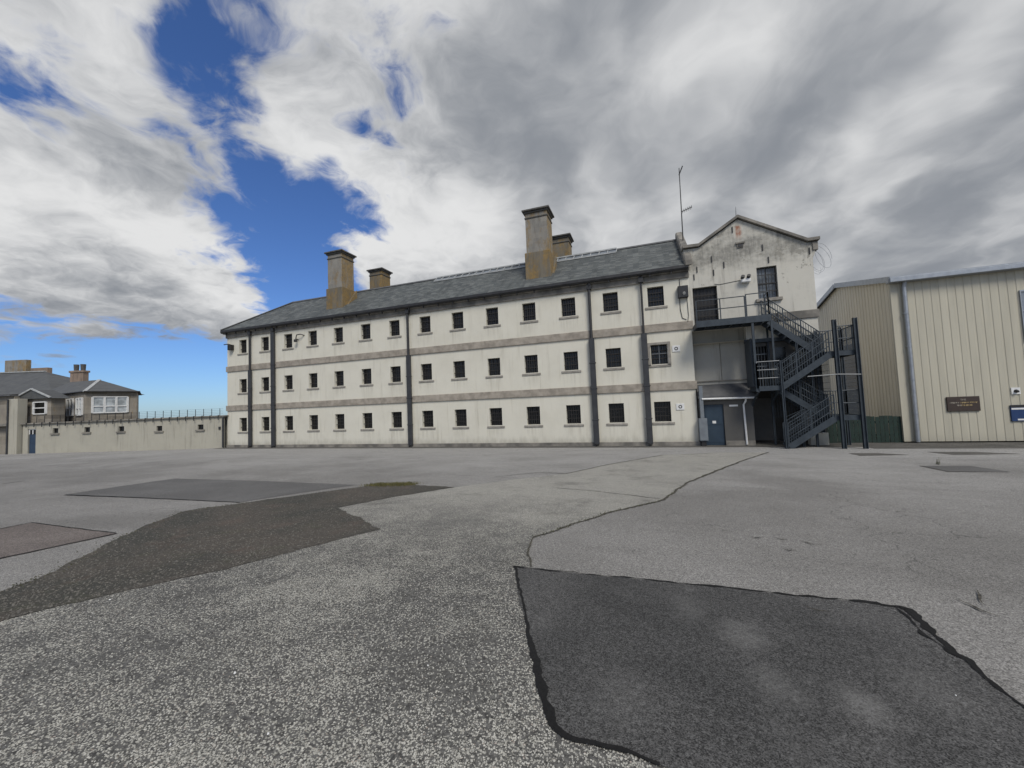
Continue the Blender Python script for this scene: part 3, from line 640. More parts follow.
wf.box(a, a+.05, D+.16, D+.22, c_, d_).box(b_-.05, b_, D+.16, D+.22, c_, d_).box(a+.05, b_-.05, D+.16, D+.22, c_, c_+.05).box(a+.05, b_-.05, D+.16, D+.22, d_-.05, d_).box(a+.05, b_-.05, D+.165, D+.215, 7.3, 7.35).box(5.42, 5.46, D+.17, D+.21, c_+.05, 7.299).box(5.42, 5.46, D+.17, D+.21, 7.351, d_-.05)
wfo = wf.build('window', 'frame_dark', gb_)
for z0, z1 in ((c_+.05, 7.3), (7.35, d_-.05)):
    for x0, x1 in ((a+.05, 5.42), (5.46, b_-.05)): B(x0, x1, D+.185, D+.195, z0, z1).build('pane', 'pane_sky', wfo)
wb_ = MB()
for i in range(6): x = a+.09+i*.122; wb_.tube([(x, D+.06, c_), (x, D+.06, d_)], .012, 5)
for z in (6.95, 7.3, 7.7): wb_.box(a, b_, D+.05, D+.07, z-.015, z+.015)
wb_.build('bars', 'frame_dark', wfo)
B(a-.12, b_+.12, D-.12, D+.15, c_-.14, c_-.002).build('sill', 'sill_stone', wfo, .01)
# iron ties on the pediment, small vent with broken render
for x, z in ((2.6, 8.35), (3.25, 8.75), (3.75, 8.4), (4.2, 10.0), (5.35, 8.95), (5.55, 8.35), (7.12, 8.5), (2.45, 8.0), (3.3, 8.1)):
    B(x-.02, x+.02, D-.035, D-.002, z-.14, z+.14).build('wall_tie', 'black', gb_)
vt = MB().box(4.28, 4.66, D-.09, D-.002, 9.28, 9.36).box(4.34, 4.6, D-.05, D-.002, 9.10, 9.28); vt.build('vent', 'stone_frieze', gb_, .01)
MB().box(4.37, 4.57, D-.06, D-.051, 9.13, 9.25).build('vent_grille', 'black', gb_)
# lower walls under the platform
YR = D+.45
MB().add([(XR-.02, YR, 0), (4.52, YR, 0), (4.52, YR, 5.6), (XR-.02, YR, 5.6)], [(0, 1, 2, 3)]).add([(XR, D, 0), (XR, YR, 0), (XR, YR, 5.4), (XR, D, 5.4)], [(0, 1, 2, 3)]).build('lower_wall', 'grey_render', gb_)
MB().box(2.22, 4.5, YR-.05, YR-.002, 2.98, 3.03).box(3.4, 3.42, YR-.02, YR-.002, 3.031, 4.8).build('wall_joint', 'stone_frieze', gb_)
lt = MB(); YL = D-.05
gridwall(lt, XR+.055, 4.5, 0, 2.16, YL, [(2.47, 3.31, 0, 1.9)], .15)
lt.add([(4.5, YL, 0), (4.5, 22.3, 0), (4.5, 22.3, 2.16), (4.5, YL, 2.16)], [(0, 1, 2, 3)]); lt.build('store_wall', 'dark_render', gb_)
B(3.32, 4.5, YL-.03, YL-.001, 0, .22).build('plinth', 'stone_frieze', gb_)
MB().prism([(XR+.06, YL-.18, 2.2), (XR+.06, YL-.18, 2.28), (XR+.06, YR-.01, 2.85), (XR+.06, YR-.01, 2.2)], (4.62-XR-.06, 0, 0)).build('store_roof', 'lead', gb_)
MB().tube([(XR+.2, YL-.22, 2.17), (4.62, YL-.22, 2.15)], .045, 8).tube([(4.2, YL-.2, 2.13), (4.2, YL-.12, 2.0), (4.12, YL-.06, 1.85), (4.15, YL-.06, .05)], .042, 8).build('rainwater_pipe', 'white_paint', gb_)
bd = B(2.475, 3.305, YL+.08, YL+.13, .01, 1.895).build('door', 'blue_door', gb_, .01)
MB().box(2.53, 3.25, YL+.065, YL+.079, .12, .8).box(2.53, 3.25, YL+.065, YL+.079, .95, 1.8).build('panel', 'blue_door', bd, .008)
B(2.82, 2.97, YL+.055, YL+.064, 1.02, 1.14).build('notice', 'sign_plate', bd)
B(3.55, 3.9, YL-.02, YL-.002, 1.78, 1.86).build('notice', 'sign_plate', gb_)
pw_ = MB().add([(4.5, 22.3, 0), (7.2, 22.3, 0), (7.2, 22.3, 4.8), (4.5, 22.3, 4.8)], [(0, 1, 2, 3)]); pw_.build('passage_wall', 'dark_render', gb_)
B(4.75, 5.75, 22.2, 22.29, .02, 2.1).build('passage_door', 'shutter_grey', gb_, .01)
# enclosed porch at half height
po = MB(); PY = 20.36
gridwall(po, 4.45, 7.18, 2.45, 4.78, PY, [(4.66, 5.34, 2.62, 4.45)], .1)
po.add([(4.45, PY, 2.45), (4.45, 22.2, 2.45), (4.45, 22.2, 4.78), (4.45, PY, 4.78)], [(0, 1, 2, 3)]).add([(4.45, PY, 2.45), (7.18, PY, 2.45), (7.18, 22.2, 2.45), (4.45, 22.2, 2.45)], [(0, 1, 2, 3)])
po.build('porch_wall', 'dark_render', gb_)  # porch colour darkened to carry the shade behind the stairs
B(4.35, 7.2, PY-.16, PY-.003, 4.62, 4.79).build('porch_fascia', 'steel', gb_, .01)
pdm = MB()
for x in (4.67, 4.78, 4.9, 5.02, 5.14, 5.25, 5.33): pdm.tube([(x, PY+.05, 2.62), (x, PY+.05, 4.45)], .012, 5)
for z in (3.0, 3.55, 4.1): pdm.box(4.66, 5.34, PY+.04, PY+.06, z-.02, z+.02)
pdm.build('porch_bars', 'steel_light', gb_)
B(4.66, 5.34, PY+.5, PY+.52, 2.6, 4.5).build('porch_door', 'black', gb_)
B(5.5, 5.95, PY-.02, PY-.003, 3.1, 4.35).build('porch_window', 'pane_dark', gb_)
B(6.55, 7.2, PY-.25, D+.2, 0, .55).build('wall_foot', 'cream', gb_, .02)

# ------------------------------------------------------------------ external staircase
stair = thing('external_staircase', 'blue grey steel fire stairs zigzagging up to the gable block door', 'staircase', (6, 19.5, 0))
PZ = 5.62; FY = 18.98
pl = MB().box(2.26, 5.12, FY+.08, D-.02, PZ-.06, PZ).box(2.26, 5.12, FY, FY+.07, PZ-.26, PZ+.02).box(2.26, 5.12, D-.1, D-.021, PZ-.22, PZ-.061).box(2.26, 2.33, FY+.071, D-.1, PZ-.24, PZ-.061).box(5.04, 5.12, FY+.071, 19.6, PZ-.24, PZ-.061)
for i in range(5): pl.box(2.7+i*.5, 2.76+i*.5, FY+.071, D-.101, PZ-.2, PZ-.061)
plat = pl.build('platform', 'steel', stair)
def rail(parent, pts, hs, r=.022, posts=True, mat='steel', every=1.1):
    m_ = MB()
    for h_ in hs: m_.tube([(p[0], p[1], p[2]+h_) for p in pts], r, 6)
    if posts:
        for a, b_ in zip(pts, pts[1:]):
            L = (Vector(a)-Vector(b_)).length; n = max(1, round(L/every))
            for i in range(n+1):
                q = Vector(a).lerp(Vector(b_), i/n); m_.box(q.x-.02, q.x+.02, q.y-.02, q.y+.02, q.z-.05, q.z+max(hs))
    return m_.build('handrail', mat, parent)
rail(plat, [(2.3, FY+.03, PZ), (4.2, FY+.03, PZ)], (.48, .92), every=.95)
rail(plat, [(4.25, FY+.03, PZ), (5.08, FY+.03, PZ), (5.08, 19.55, PZ)], (.5, .98), every=.85)
def cage(parent, pts, h_):
    m_ = MB()
    for a, b_ in zip(pts, pts[1:]):
        n = int((Vector(a)-Vector(b_)).length/.09)
        for i in range(1, n):
            q = Vector(a).lerp(Vector(b_), i/n); m_.box(q.x-.009, q.x+.009, q.y-.009, q.y+.009, q.z+.02, q.z+h_)
    m_.build('baluster', 'steel', parent)['kind'] = 'stuff'
def landing(x0, x1, y0, y1, z):
    o = MB().box(x0, x1, y0, y1, z-.05, z).box(x0, x1, y0-.06, y0-.001, z-.18, z+.02).box(x0, x1, y1+.001, y1+.06, z-.18, z+.02).box(x0-.06, x0-.001, y0, y1, z-.18, z+.02).box(x1+.001, x1+.06, y0, y1, z-.18, z+.02).build('landing', 'steel', stair)
    return o
L1 = landing(6.95, 7.86, 19.02, 20.14, 3.88); L2 = landing(4.5, 5.32, 19.02, 20.25, 2.6); L3 = landing(6.95, 7.86, 19.02, 20.14, 1.30)
rail(L1, [(7.24, 18.95, 3.88), (7.92, 18.95, 3.88), (7.92, 20.1, 3.88), (7.0, 20.1, 3.88)], (.5, 1.0))
cage(L1, [(7.24, 18.95, 3.88), (7.92, 18.95, 3.88), (7.92, 20.1, 3.88), (7.0, 20.1, 3.88)], 1.0); cage(L3, [(7.92, 18.95, 1.3), (7.92, 20.1, 1.3), (7.0, 20.1, 1.3)], 1.0); cage(L2, [(5.3, 18.98, 2.6), (4.46, 18.98, 2.6), (4.46, 20.2, 2.6)], 1.0)
rail(L2, [(5.3, 18.98, 2.6), (4.46, 18.98, 2.6)], (.35, .7, 1.05), mat='steel_light'); rail(L2, [(4.46, 18.98, 2.6), (4.46, 20.2, 2.6)], (.5, 1.0))
rail(L3, [(7.24, 18.95, 1.3), (7.92, 18.95, 1.3), (7.92, 20.1, 1.3), (7.0, 20.1, 1.3)], (.5, 1.0))
tread = MB().box(-.13, .13, -.29, .29, -.02, .02).box(-.13, -.11, -.29, .29, -.06, -.021).data('tread', 'steel')
def flight(p, q, yc, hw, n, rails):
    (x0, z0), (x1, z1) = p, q; m_ = MB()
    for s_ in (-1, 1): m_.beam((x0, yc+s_*hw, z0-.06), (x1, yc+s_*hw, z1-.06), .05, .24)
    fl = m_.build('flight', 'steel', stair)
    for i in range(n):
        t_ = (i+.6)/(n+.2); o = bpy.data.objects.new('tread', tread); COL.objects.link(o); o.parent = fl; o.location = (x0+(x1-x0)*t_, yc, z0+(z1-z0)*t_)
    for s_ in (-1, 1):
        rail(fl, [(x0, yc+s_*hw, z0), (x1, yc+s_*hw, z1)], rails, .02, every=.85)
        ba = MB(); nb = int(abs(x1-x0)/.085)
        for i in range(1, nb):
            t_ = i/nb; xx, zz = x0+(x1-x0)*t_, z0+(z1-z0)*t_; ba.box(xx-.009, xx+.009, yc+s_*hw-.009, yc+s_*hw+.009, zz+.02, zz+max(rails)-.02)
        ba.build('baluster', 'steel', fl)['kind'] = 'stuff'
    return fl
flight((5.1, 5.56), (6.95, 3.86), 19.85, .31, 9, (.35, .65, .95))
flight((7.05, 3.82), (5.30, 2.58), 19.26, .30, 7, (.3, .6, .9))
flight((5.32, 2.54), (6.95, 1.30), 19.85, .31, 7, (.3, .6, .9))
flight((7.05, 1.26), (5.42, .12), 19.26, .30, 7, (.3, .6, .9))
for x, y, z0, z1, wd in ((7.24, 18.89, 0, 5.15, .13), (7.92, 18.89, 0, 5.15, .13), (7.92, 20.2, 0, 5.0, .1), (7.05, 20.2, 0, 4.95, .1), (5.32, 18.9, 0, 3.65, .09), (4.44, 19.05, 2.4, 5.4, .09), (5.14, 19.05, 3.55, 5.4, .07), (6.12, 19.56, 0, 4.6, .08), (6.6, 19.56, 0, 4.2, .08), (5.28, 20.28, 0, 5.4, .07), (7.36, 19.1, 0, 3.7, .08)):
    m_ = MB().box(x-wd/2, x+wd/2, y-.012, y+.012, gz(y)-.05, z1).box(x-wd/2, x-wd/2+.02, y-wd/2, y+wd/2, gz(y)-.05, z1).box(x+wd/2-.02, x+wd/2, y-wd/2, y+wd/2, gz(y)-.05, z1) if z0 == 0 else MB().box(x-wd/2, x+wd/2, y-wd/2, y+wd/2, z0, z1)
    m_.build('post', 'steel', stair)
for x in (4.5, 5.25):
    MB().tube([(x, 20.3, 1.75), (x, 20.1, 1.95), (x, 19.6, 2.2), (x, 19.0, 2.42)], .05, 6).build('bracket', 'steel', stair)
B(4.33, 4.40, 19.15, 20.2, 2.62, 4.7).build('gate_leaf', 'steel', stair, .01)
MB().tube([(6.2, 18.85, 2.92), (7.2, 18.84, 2.95), (7.95, 18.83, 2.9)], .022, 6).build('rail', 'steel_light', stair)
# fine infill bars below the flights
m_ = MB()
for i in range(9):
    z = .25+i*.13; m_.tube([(5.34, 18.94, z), (6.2+.05*i, 18.94, z+.6)], .009, 4)
m_.build('infill', 'steel', stair)
m_ = MB()
for i in range(16):
    m_.tube([(5.35+i*.105, 20.22, 1.2), (5.35+i*.105, 20.22, 3.9)], .01, 4)
for i in range(12): m_.tube([(5.35, 20.22, 1.3+i*.22), (6.95, 20.22, 1.3+i*.22)], .01, 4)
m_.build('mesh_screen', 'steel', stair)
m_ = MB()
for i in range(13): m_.tube([(6.98, 18.98+.095*i, 1.35), (6.98, 18.98+.095*i, 3.7)], .008, 4)
for i in range(10): m_.tube([(6.98, 18.98, 1.45+i*.24), (6.98, 20.12, 1.45+i*.24)], .008, 4)
m_.build('mesh_screen', 'steel', stair)

# ------------------------------------------------------------------ metal shed
SX, SY = 10.1, 20.9; SE = 6.84; SXR = 26.1; SRY, SRZ, SBY = 25.5, 7.95, 30.1
shed = thing('metal_shed', 'large beige ribbed metal shed with grey eaves trim', 'building', (18, 25, 0))
PW = .26; npan = int((SXR-SX)/PW)
pm_ = MB()
prf = [(0, 0), (.10, 0), (.105, 0), (.19, 0), (.205, .014), (.245, .014), (.26, 0)]
pm_.v = [(x, y, z) for z in (.06, SE) for x, y in prf]; n = len(prf)
pm_.f = [(i, i+1, n+i+1, n+i) for i in range(n-1)]
pmd = pm_.data('cladding_panel', 'cladding')
for i in range(npan): link('cladding_panel', pmd, shed, (SX+.02+i*PW, SY, 0))
B(SX-.02, SX+.02, SY-.01, SY+.1, .06, SE+.05).build('corner_trim', 'cladding', shed)
sd_ = MB(); y = SY+.02; rows = []
while y < SBY:
    for a, b_ in ((0, 0), (.17, 0), (.19, .016), (.225, .016), (.245, 0)):
        yy = y+a; zt = SE+(SRZ-SE)*(yy-SY)/(SRY-SY) if yy < SRY else SRZ-(SRZ-SE)*(yy-SRY)/(SBY-SRY)
        rows.append((SX+b_, yy, zt))
    y += .26
for i, (x, yy, zt) in enumerate(rows): sd_.v += [(x, yy, .05), (x, yy, zt)]
sd_.f = [(2*i, 2*i+1, 2*i+3, 2*i+2) for i in range(len(rows)-1)]
sd_.build('side_cladding', 'cladding_side', shed)
MB().add([(SXR, SY, 0), (SXR, SBY, 0), (SXR, SBY, SE), (SXR, SRY, SRZ), (SXR, SY, SE)], [(0, 1, 2, 3, 4)]).add([(SX, SBY, 0), (SXR, SBY, 0), (SXR, SBY, SE), (SX, SBY, SE)], [(0, 1, 2, 3)]).build('rear_wall', 'cladding_side', shed)
rf = MB().prism([(SX-.14, SY-.3, SE+.10), (SX-.14, SY-.3, SE+.16), (SX-.14, SRY, SRZ+.16), (SX-.14, SBY+.3, SE+.16), (SX-.14, SBY+.3, SE+.10), (SX-.14, SRY, SRZ+.08)], (SXR-SX+.3, 0, 0))
rf.build('roof', 'galv', shed)
MB().box(SX-.16, SXR, SY-.36, SY-.02, SE-.08, SE+.12).build('eaves_trim', 'galv', shed, .02)
vg = MB().beam((SX-.16, SY-.3, SE+.06), (SX-.16, SRY, SRZ+.06), .05, .24).beam((SX-.16, SRY, SRZ+.06), (SX-.16, SBY+.3, SE+.06), .05, .24); vg.build('verge_trim', 'galv', shed)
sp_ = MB().tube([(SX+.42, SY-.16, SE-.05), (SX+.40, SY-.10, SE-.3), (SX+.38, SY-.10, .05)], .075, 10)
for z in (1.2, 2.6, 4.0, 5.4): sp_.tube([(SX+.38, SY-.10, z), (SX+.38, SY-.10, z+.07)], .088, 10)
sp_.build('downpipe', 'galv', shed)
sh_ = MB()
for i in range(19): sh_.box(SX-.035, SX-.002, 24.3, 26.6, .9+i*.2, 1.08+i*.2)
sh_.build('roller_shutter', 'shutter_grey', shed)
wfo = MB().box(14.06, 14.09, SY-.05, SY+.03, 3.9, 5.95).box(15.14, 15.2, SY-.05, SY+.03, 3.9, 5.95).box(14.09, 15.14, SY-.05, SY+.03, 3.9, 3.96).box(14.09, 15.14, SY-.05, SY+.03, 5.89, 5.95).box(14.09, 15.14, SY-.045, SY+.025, 5.1, 5.15).build('window', 'galv', shed)
B(14.06, 15.14, SY-.02, SY-.012, 3.96, 5.1).build('pane', 'pane_sky', wfo); B(14.06, 15.14, SY-.02, SY-.012, 5.15, 5.89).build('pane', 'pane_sky', wfo)
# signs on the shed
def strokes(parent, x0, x1, z, h_, y, mat, seed, gap=.012):
    rnd = random.Random(seed); m_ = MB(); x = x0; k_ = 0
    while x < x1:
        wl = rnd.uniform(.018, .03)
        m_.box(x, x+wl*.28, y-.004, y, z, z+h_)
        if rnd.random() < .8: m_.box(x+wl*.28, x+wl, y-.004, y, z+h_*rnd.choice((0, .4, .8)), z+h_*rnd.choice((0, .4, .8))*.0+z*0+h_*.2+z+h_*0 if False else z+h_)
        x += wl+gap; k_ += 1
    return m_.build('lettering', mat, parent)
def text(parent, s_, loc, size, mat, wd=None):
    cu = bpy.data.curves.new('lettering', 'FONT'); cu.body = s_; cu.size = size; cu.align_x = 'CENTER'; cu.extrude = .002
    ob = bpy.data.objects.new('t', cu); COL.objects.link(ob); bpy.context.view_layer.update()
    me = bpy.data.meshes.new_from_object(ob.evaluated_get(bpy.context.evaluated_depsgraph_get())); bpy.data.objects.remove(ob)
    me.transform(Matrix.Translation(loc) @ Matrix.Rotation(math.pi/2, 4, 'X')); me.materials.clear(); me.materials.append(MATS[mat])
    return link('lettering', me, parent)
pq = tag(B(11.54, 12.55, SY-.06, SY-.005, 1.27, 1.86).build('plaque', 'sign_brown', None, .01), 'brown wooden plaque with small gold lettering on the beige shed', 'sign')
text(pq, 'THE', (12.04, SY-.066, 1.70), .10, 'grey_text')
for xx0, xx1, zz, mm_, sd2 in ((11.62, 11.90, 1.585, 'grey_text', 1), (11.95, 12.19, 1.585, 'gold', 2), (12.24, 12.48, 1.585, 'gold', 3), (11.84, 11.95, 1.48, 'grey_text', 4), (11.97, 12.28, 1.48, 'gold', 5)):
    strokes(pq, xx0, xx1, zz, .055, SY-.061, mm_, sd2)
bs_ = tag(B(13.43, 15.2, SY-.05, SY-.005, .82, 1.46).build('notice_board', 'sign_blue', None, .01), 'blue notice board with dark header at the right end of the shed', 'sign')
B(13.43, 15.2, SY-.054, SY-.051, 1.36, 1.459).build('header', 'black', bs_); B(13.45, 15.2, SY-.054, SY-.051, 1.28, 1.345).build('white_stripe', 'sign_plate', bs_); B(13.6, 15.1, SY-.054, SY-.051, .86, .92).build('white_stripe', 'sign_plate', bs_)
cc = thing('security_camera', 'small dark dome camera on a pale plate above the blue board', 'camera', (13.65, SY, 2.0))
B(13.52, 13.78, SY-.03, SY-.004, 1.88, 2.14).build('mount_plate', 'sign_plate', cc)
MB().tube([(13.65, SY-.03, 2.0), (13.65, SY-.10, 1.99), (13.65, SY-.14, 1.97)], .07, 8, .03).build('dome', 'black', cc)

# green fence between stairs and shed
fg = thing('green_fence', 'dark green vertical board fence between the stairs and the shed', 'fence', (9, 20.98, 0))
bd_ = B(-.07, .07, 0, .022, .02, 1.15).data('board', 'fence_green', .004)
for i in range(18): link('board', bd_, fg, (7.45+i*.152, 20.98+.006*((i*7) % 3), random.uniform(-.04, .03)))
B(7.35, 10.05, 21.006, 21.05, .3, .38).build('fence_rail', 'fence_green', fg); B(7.35, 10.05, 21.006, 21.05, .85, .93).build('fence_rail', 'fence_green', fg)
# meter cabinet and duct
mc = thing('meter_cabinet', 'pale blue grey steel cabinet beside the blue door', 'cabinet', (2.37, D-.25, 0))
B(2.2, 2.56, D-.34, D-.08, .24, 1.28).build('body', 'cabinet', mc, .015); B(2.22, 2.54, D-.355, D-.341, .27, 1.25).build('door', 'cabinet', mc); B(2.3, 2.46, D-.27, D-.1, 1.281, 2.78).build('duct', 'cabinet', mc, .01); B(2.28, 2.48, D-.28, D-.12, 0, .239).build('base', 'black', mc)
# number plates
for nm, x0, z0, lab in (('a', 1.28, 4.5, 'small white square plate beside the middle storey end window'), ('b', 1.30, 1.70, 'small white square plate beside the ground floor end window')):
    p_ = tag(B(x0, x0+.36, D-.03, D-.003, z0, z0+.30).build('wall_plate', 'sign_plate', None, .004), lab, 'sign', 'white plates by the end windows')
    rr = MB(); cx_, cz_ = x0+.18, z0+.15
    for i in range(16):
        t0, t1 = 2*math.pi*i/16, 2*math.pi*(i+1)/16
        rr.prism([(cx_+.045*math.cos(t0), D-.031, cz_+.045*math.sin(t0)), (cx_+.085*math.cos(t0), D-.031, cz_+.085*math.sin(t0)), (cx_+.085*math.cos(t1), D-.031, cz_+.085*math.sin(t1)), (cx_+.045*math.cos(t1), D-.031, cz_+.045*math.sin(t1))], (0, -.004, 0))
    rr.build('ring_mark', 'casing', p_)
# wall boxes, lamps, cables
jb = thing('junction_box', 'dark square junction box with hanging cables beside the upper door', 'box', (1.92, D, 7.3))
B(1.68, 2.14, D-.22, D-.003, 7.05, 7.62).build('body', 'black', jb, .02); MB().tube([(1.95, D-.22, 7.25), (1.95, D-.26, 7.22)], .07, 8).build('lamp', 'lens', jb)
MB().tube([(1.75, D-.02, 7.05), (1.76, D-.02, 6.5), (1.82, D-.02, 6.1), (2.0, D-.02, 6.0)], .014, 5).tube([(2.08, D-.02, 7.05), (2.1, D-.02, 6.2), (2.05, D-.09, 5.9)], .012, 5).tube([(1.8, D-.02, 7.62), (1.8, D-.03, 8.0)], .014, 5).build('cable', 'black', jb)
fl = thing('floodlight', 'twin white floodlight on the gable block wall beside the barred window', 'lamp', (4.57, D, 7.6))
MB().box(4.38, 4.76, D-.20, D-.004, 7.42, 7.60).build('housing', 'sign_plate', fl, .03)
for x in (4.44, 4.68): MB().tube([(x, D-.12, 7.62), (x, D-.26, 7.70)], .08, 8).build('lamp_head', 'black', fl)
MB().tube([(4.38, D-.01, 7.58), (3.5, D-.01, 7.50), (3.3, D-.01, 7.55)], .012, 5).build('cable', 'black', fl)
ll = thing('wall_lamp', 'rusty dark lamp on an arm at the left end of the cell block', 'lamp', (-28.6, D, 7.4))
MB().tube([(-28.55, D, 7.45), (-28.7, D-.25, 7.55), (-28.95, D-.4, 7.5)], .035, 6).build('arm', 'bars_rust', ll); B(-28.75, -28.45, D-.3, D-.003, 7.1, 7.5).build('body', 'bars_rust', ll, .02)
lb = thing('pipe_bracket', 'small dark bent bracket beside a top storey window near the left', 'bracket', (-22.2, D, 7.6))
MB().tube([(-22.3, D, 7.3), (-22.3, D-.2, 7.35), (-22.2, D-.22, 7.6), (-21.9, D-.2, 7.62), (-21.75, D, 7.55)], .035, 6).build('bent_pipe', 'gutter_iron', lb); B(-22.4, -22.2, D-.3, D-.16, 7.12, 7.30).build('lamp_head', 'gutter_iron', lb, .02)
# aerial
ae = thing('aerial_mast', 'tall thin aerial mast rising behind the gable block', 'aerial', (2.2, 22, 9))
def Yp(px_, py_, y): d = ray(px_, py_); return C+d*(y/d.y)
a0, a1 = Yp(683, 246, 22), Yp(679, 168, 22)
MB().tube([(a0.x, 22, 8.2), tuple(a1)], .035, 6, .02).build('mast', 'frame_dark', ae)
e0, e1 = Yp(681, 212, 22), Yp(692, 207, 22)
m_ = MB().tube([tuple(e0), tuple(e1)], .02, 5)
for i in range(5):
    q = e0.lerp(e1, (i+1)/5.5); m_.tube([(q.x, q.y-.25, q.z), (q.x, q.y+.25, q.z)], .01, 4).tube([(q.x, q.y, q.z-.06), (q.x, q.y, q.z+.06)], .01, 4)
m_.build('side_antenna', 'frame_dark', ae)
e0, e1 = Yp(679, 175, 22), Yp(682.5, 166, 22); MB().tube([tuple(e0), tuple(e1)], .03, 5).build('top_antenna', 'frame_dark', ae)
MB().tube([(a0.x-.3, 22, a0.z-.15), (a0.x+.3, 22, a0.z-.15)], .025, 5).build('clamp_arm', 'frame_dark', ae)
fi = tag(MB().tube([(4.43, D+.2, 10.5), (4.45, D+.2, 11.15)], .018, 5, .006).build('lightning_rod', 'frame_dark'), 'short thin rod on the apex of the stained gable', 'rod')
# razor wire coil at the gable end
rw = MB(); pts = []
for i in range(120):
    t_ = i/119; a = t_*2*math.pi*4; pts.append((7.7+.32*math.cos(a)+.1*math.sin(a*.37), D+.3+t_*1.2, 8.35+.5*math.sin(a)-.25*math.cos(a)))
rw.tube(pts, .006, 4)
for i in range(4, 116, 4): p_ = pts[i]; rw.tube([(p_[0]-.03, p_[1]-.03, p_[2]-.02), (p_[0]+.03, p_[1]+.03, p_[2]+.02)], .006, 3)
tag(rw.build('razor_wire', 'galv'), 'coil of razor wire at the right corner of the stained gable', 'wire')

# ------------------------------------------------------------------ perimeter wall on the left
P0 = Vector((-29.2, 20.1, 0)); PU = Vector((-.96029, -.27900, 0)); PN = Vector((-.27900, .96029, 0)); ANG = math.atan2(PU.y, PU.x)
def L(u, v, z): q = P0+PU*u+PN*v; return (q.x, q.y, z)
def lbox(mb, u0, u1, v0, v1, z0, z1):
    pts = [L(u0, v0, z0), L(u1, v0, z0), L(u1, v1, z0), L(u0, v1, z0), L(u0, v0, z1), L(u1, v0, z1), L(u1, v1, z1), L(u0, v1, z1)]
    return mb.add(pts, [(0,1,2,3),(7,6,5,4),(4,5,1,0),(5,6,2,1),(6,7,3,2),(7,4,0,3)])
def LV(px_, py_, v):
    d = ray(px_, py_); t_ = ((P0+PN*v)-C).xy.dot(PN.xy)/d.xy.dot(PN.xy); p_ = C+d*t_
    return (p_-P0).xy.dot(PU.xy), p_.z
pwall = thing('perimeter_wall', 'low pale rendered wall with small windows running left from the cell block', 'wall', L(7.5, 0, 0))
wins = [(13.1, 1.72), (10.6, 1.70), (7.93, 1.66), (4.98, 1.58), (1.82, 1.56)]
wz = MB(); hs = [(u-.22, u+.22, z-.17, z+.20) for u, z in wins]+[(14.66, 15.28, -.2, 1.92)]
tmp = MB(); gridwall(tmp, 0, 15.7, -.2, 2.28, 0, hs, .16)
wz.add([L(x, y, z) for x, y, z in tmp.v], tmp.f); lbox(wz, 0, 15.7, .45, .5, -.2, 2.28)
wz.build('wall', 'wall_render', pwall)
lbox(MB(), -.2, 15.75, -.14, .55, 2.281, 2.37).build('coping', 'stone_frieze', pwall, .01)
for u, z in wins:
    f_ = lbox(lbox(lbox(lbox(MB(), u-.22, u-.18, .10, .14, z-.17, z+.2), u+.18, u+.22, .10, .14, z-.17, z+.2), u-.18, u+.18, .10, .14, z-.17, z-.13), u-.18, u+.18, .10, .14, z+.16, z+.2).build('window', 'frame_dark', pwall)
    lbox(MB(), u-.18, u+.18, .12, .13, z-.13, z+.16).build('pane', 'pane_dark', f_)
    lbox(MB(), u-.34, u+.34, -.09, .08, z-.28, z-.172).build('sill', 'stone_frieze', f_)
dr = lbox(MB(), 14.69, 15.25, .07, .11, .08, 1.52).build('door', 'navy', pwall)
lbox(lbox(lbox(lbox(MB(), 14.67, 14.72, .05, .13, 1.53, 1.91), 15.22, 15.27, .05, .13, 1.53, 1.91), 14.95, 15.0, .05, .13, 1.53, 1.86), 14.72, 15.22, .05, .13, 1.86, 1.91).build('fanlight_frame', 'white_paint', dr)
lbox(MB(), 14.72, 15.22, .08, .09, 1.54, 1.86).build('pane', 'pane_dark', dr)
lbox(MB(), .02, .12, -.10, -.003, .05, 2.2).build('downpipe', 'casing', pwall)
lbox(MB(), .28, .42, -.06, -.003, 1.35, 1.55).build('box', 'black', pwall)
# brackets and posts of the security fence on top of the wall
sf = thing('security_fence', 'row of thin dark posts with wires on top of the perimeter wall', 'fence', L(7.5, .1, 2.37))
for i in range(25):
    u = .35+i*.62
    lbox(lbox(MB(), u-.02, u+.02, -.18, -.145, 2.05, 2.371), u-.02, u+.02, -.18, .02, 2.373, 2.40).tube([L(u, .0, 2.39), L(u, .0, 2.88)], .02, 5).build('post', 'gutter_iron', sf)
m_ = MB()
for z in (2.5, 2.62, 2.74, 2.86): m_.tube([L(.1, .0, z), L(15.5, .0, z)], .005, 3)
m_.build('wire', 'gutter_iron', sf)

# ------------------------------------------------------------------ stone house behind the wall
hs_ = thing('stone_house', 'stone house with slate hip roof and wide white window above the wall', 'house', L(17, 5, 0))
def uvp(px_, v): return LV(px_, 400, v)[0]
A_ = (10.95, 4.0); B_ = (12.62, 1.5); C_ = (22.0, 5.3); D_ = (21.5, 8.5); E_ = (15.6, 8.5)
ez = 4.66
hm = MB(); ring = [A_, B_, C_, D_, E_]
hm.add([L(*q, 0) for q in ring]+[L(*q, ez) for q in ring], [(i, (i+1) % 5, 5+(i+1) % 5, 5+i) for i in range(5)])
hm.build('wall', 'house_stone', hs_)
R1, R2 = L(16.5, 5.8, 6.05), L(20.3, 6.6, 6.05)
def outw(q, k_): c0 = Vector((16, 5)); d_ = Vector(q)-c0; return tuple(c0+d_*(1+k_/d_.length))
ev = [L(*outw(q, .3), ez+.02) for q in ring]
rmb = MB().add(ev+[R1, R2], [(0, 1, 5), (1, 2, 6, 5), (2, 3, 6), (3, 4, 5, 6), (4, 0, 5)])
hr = rmb.build('roof', 'slate_house', hs_)
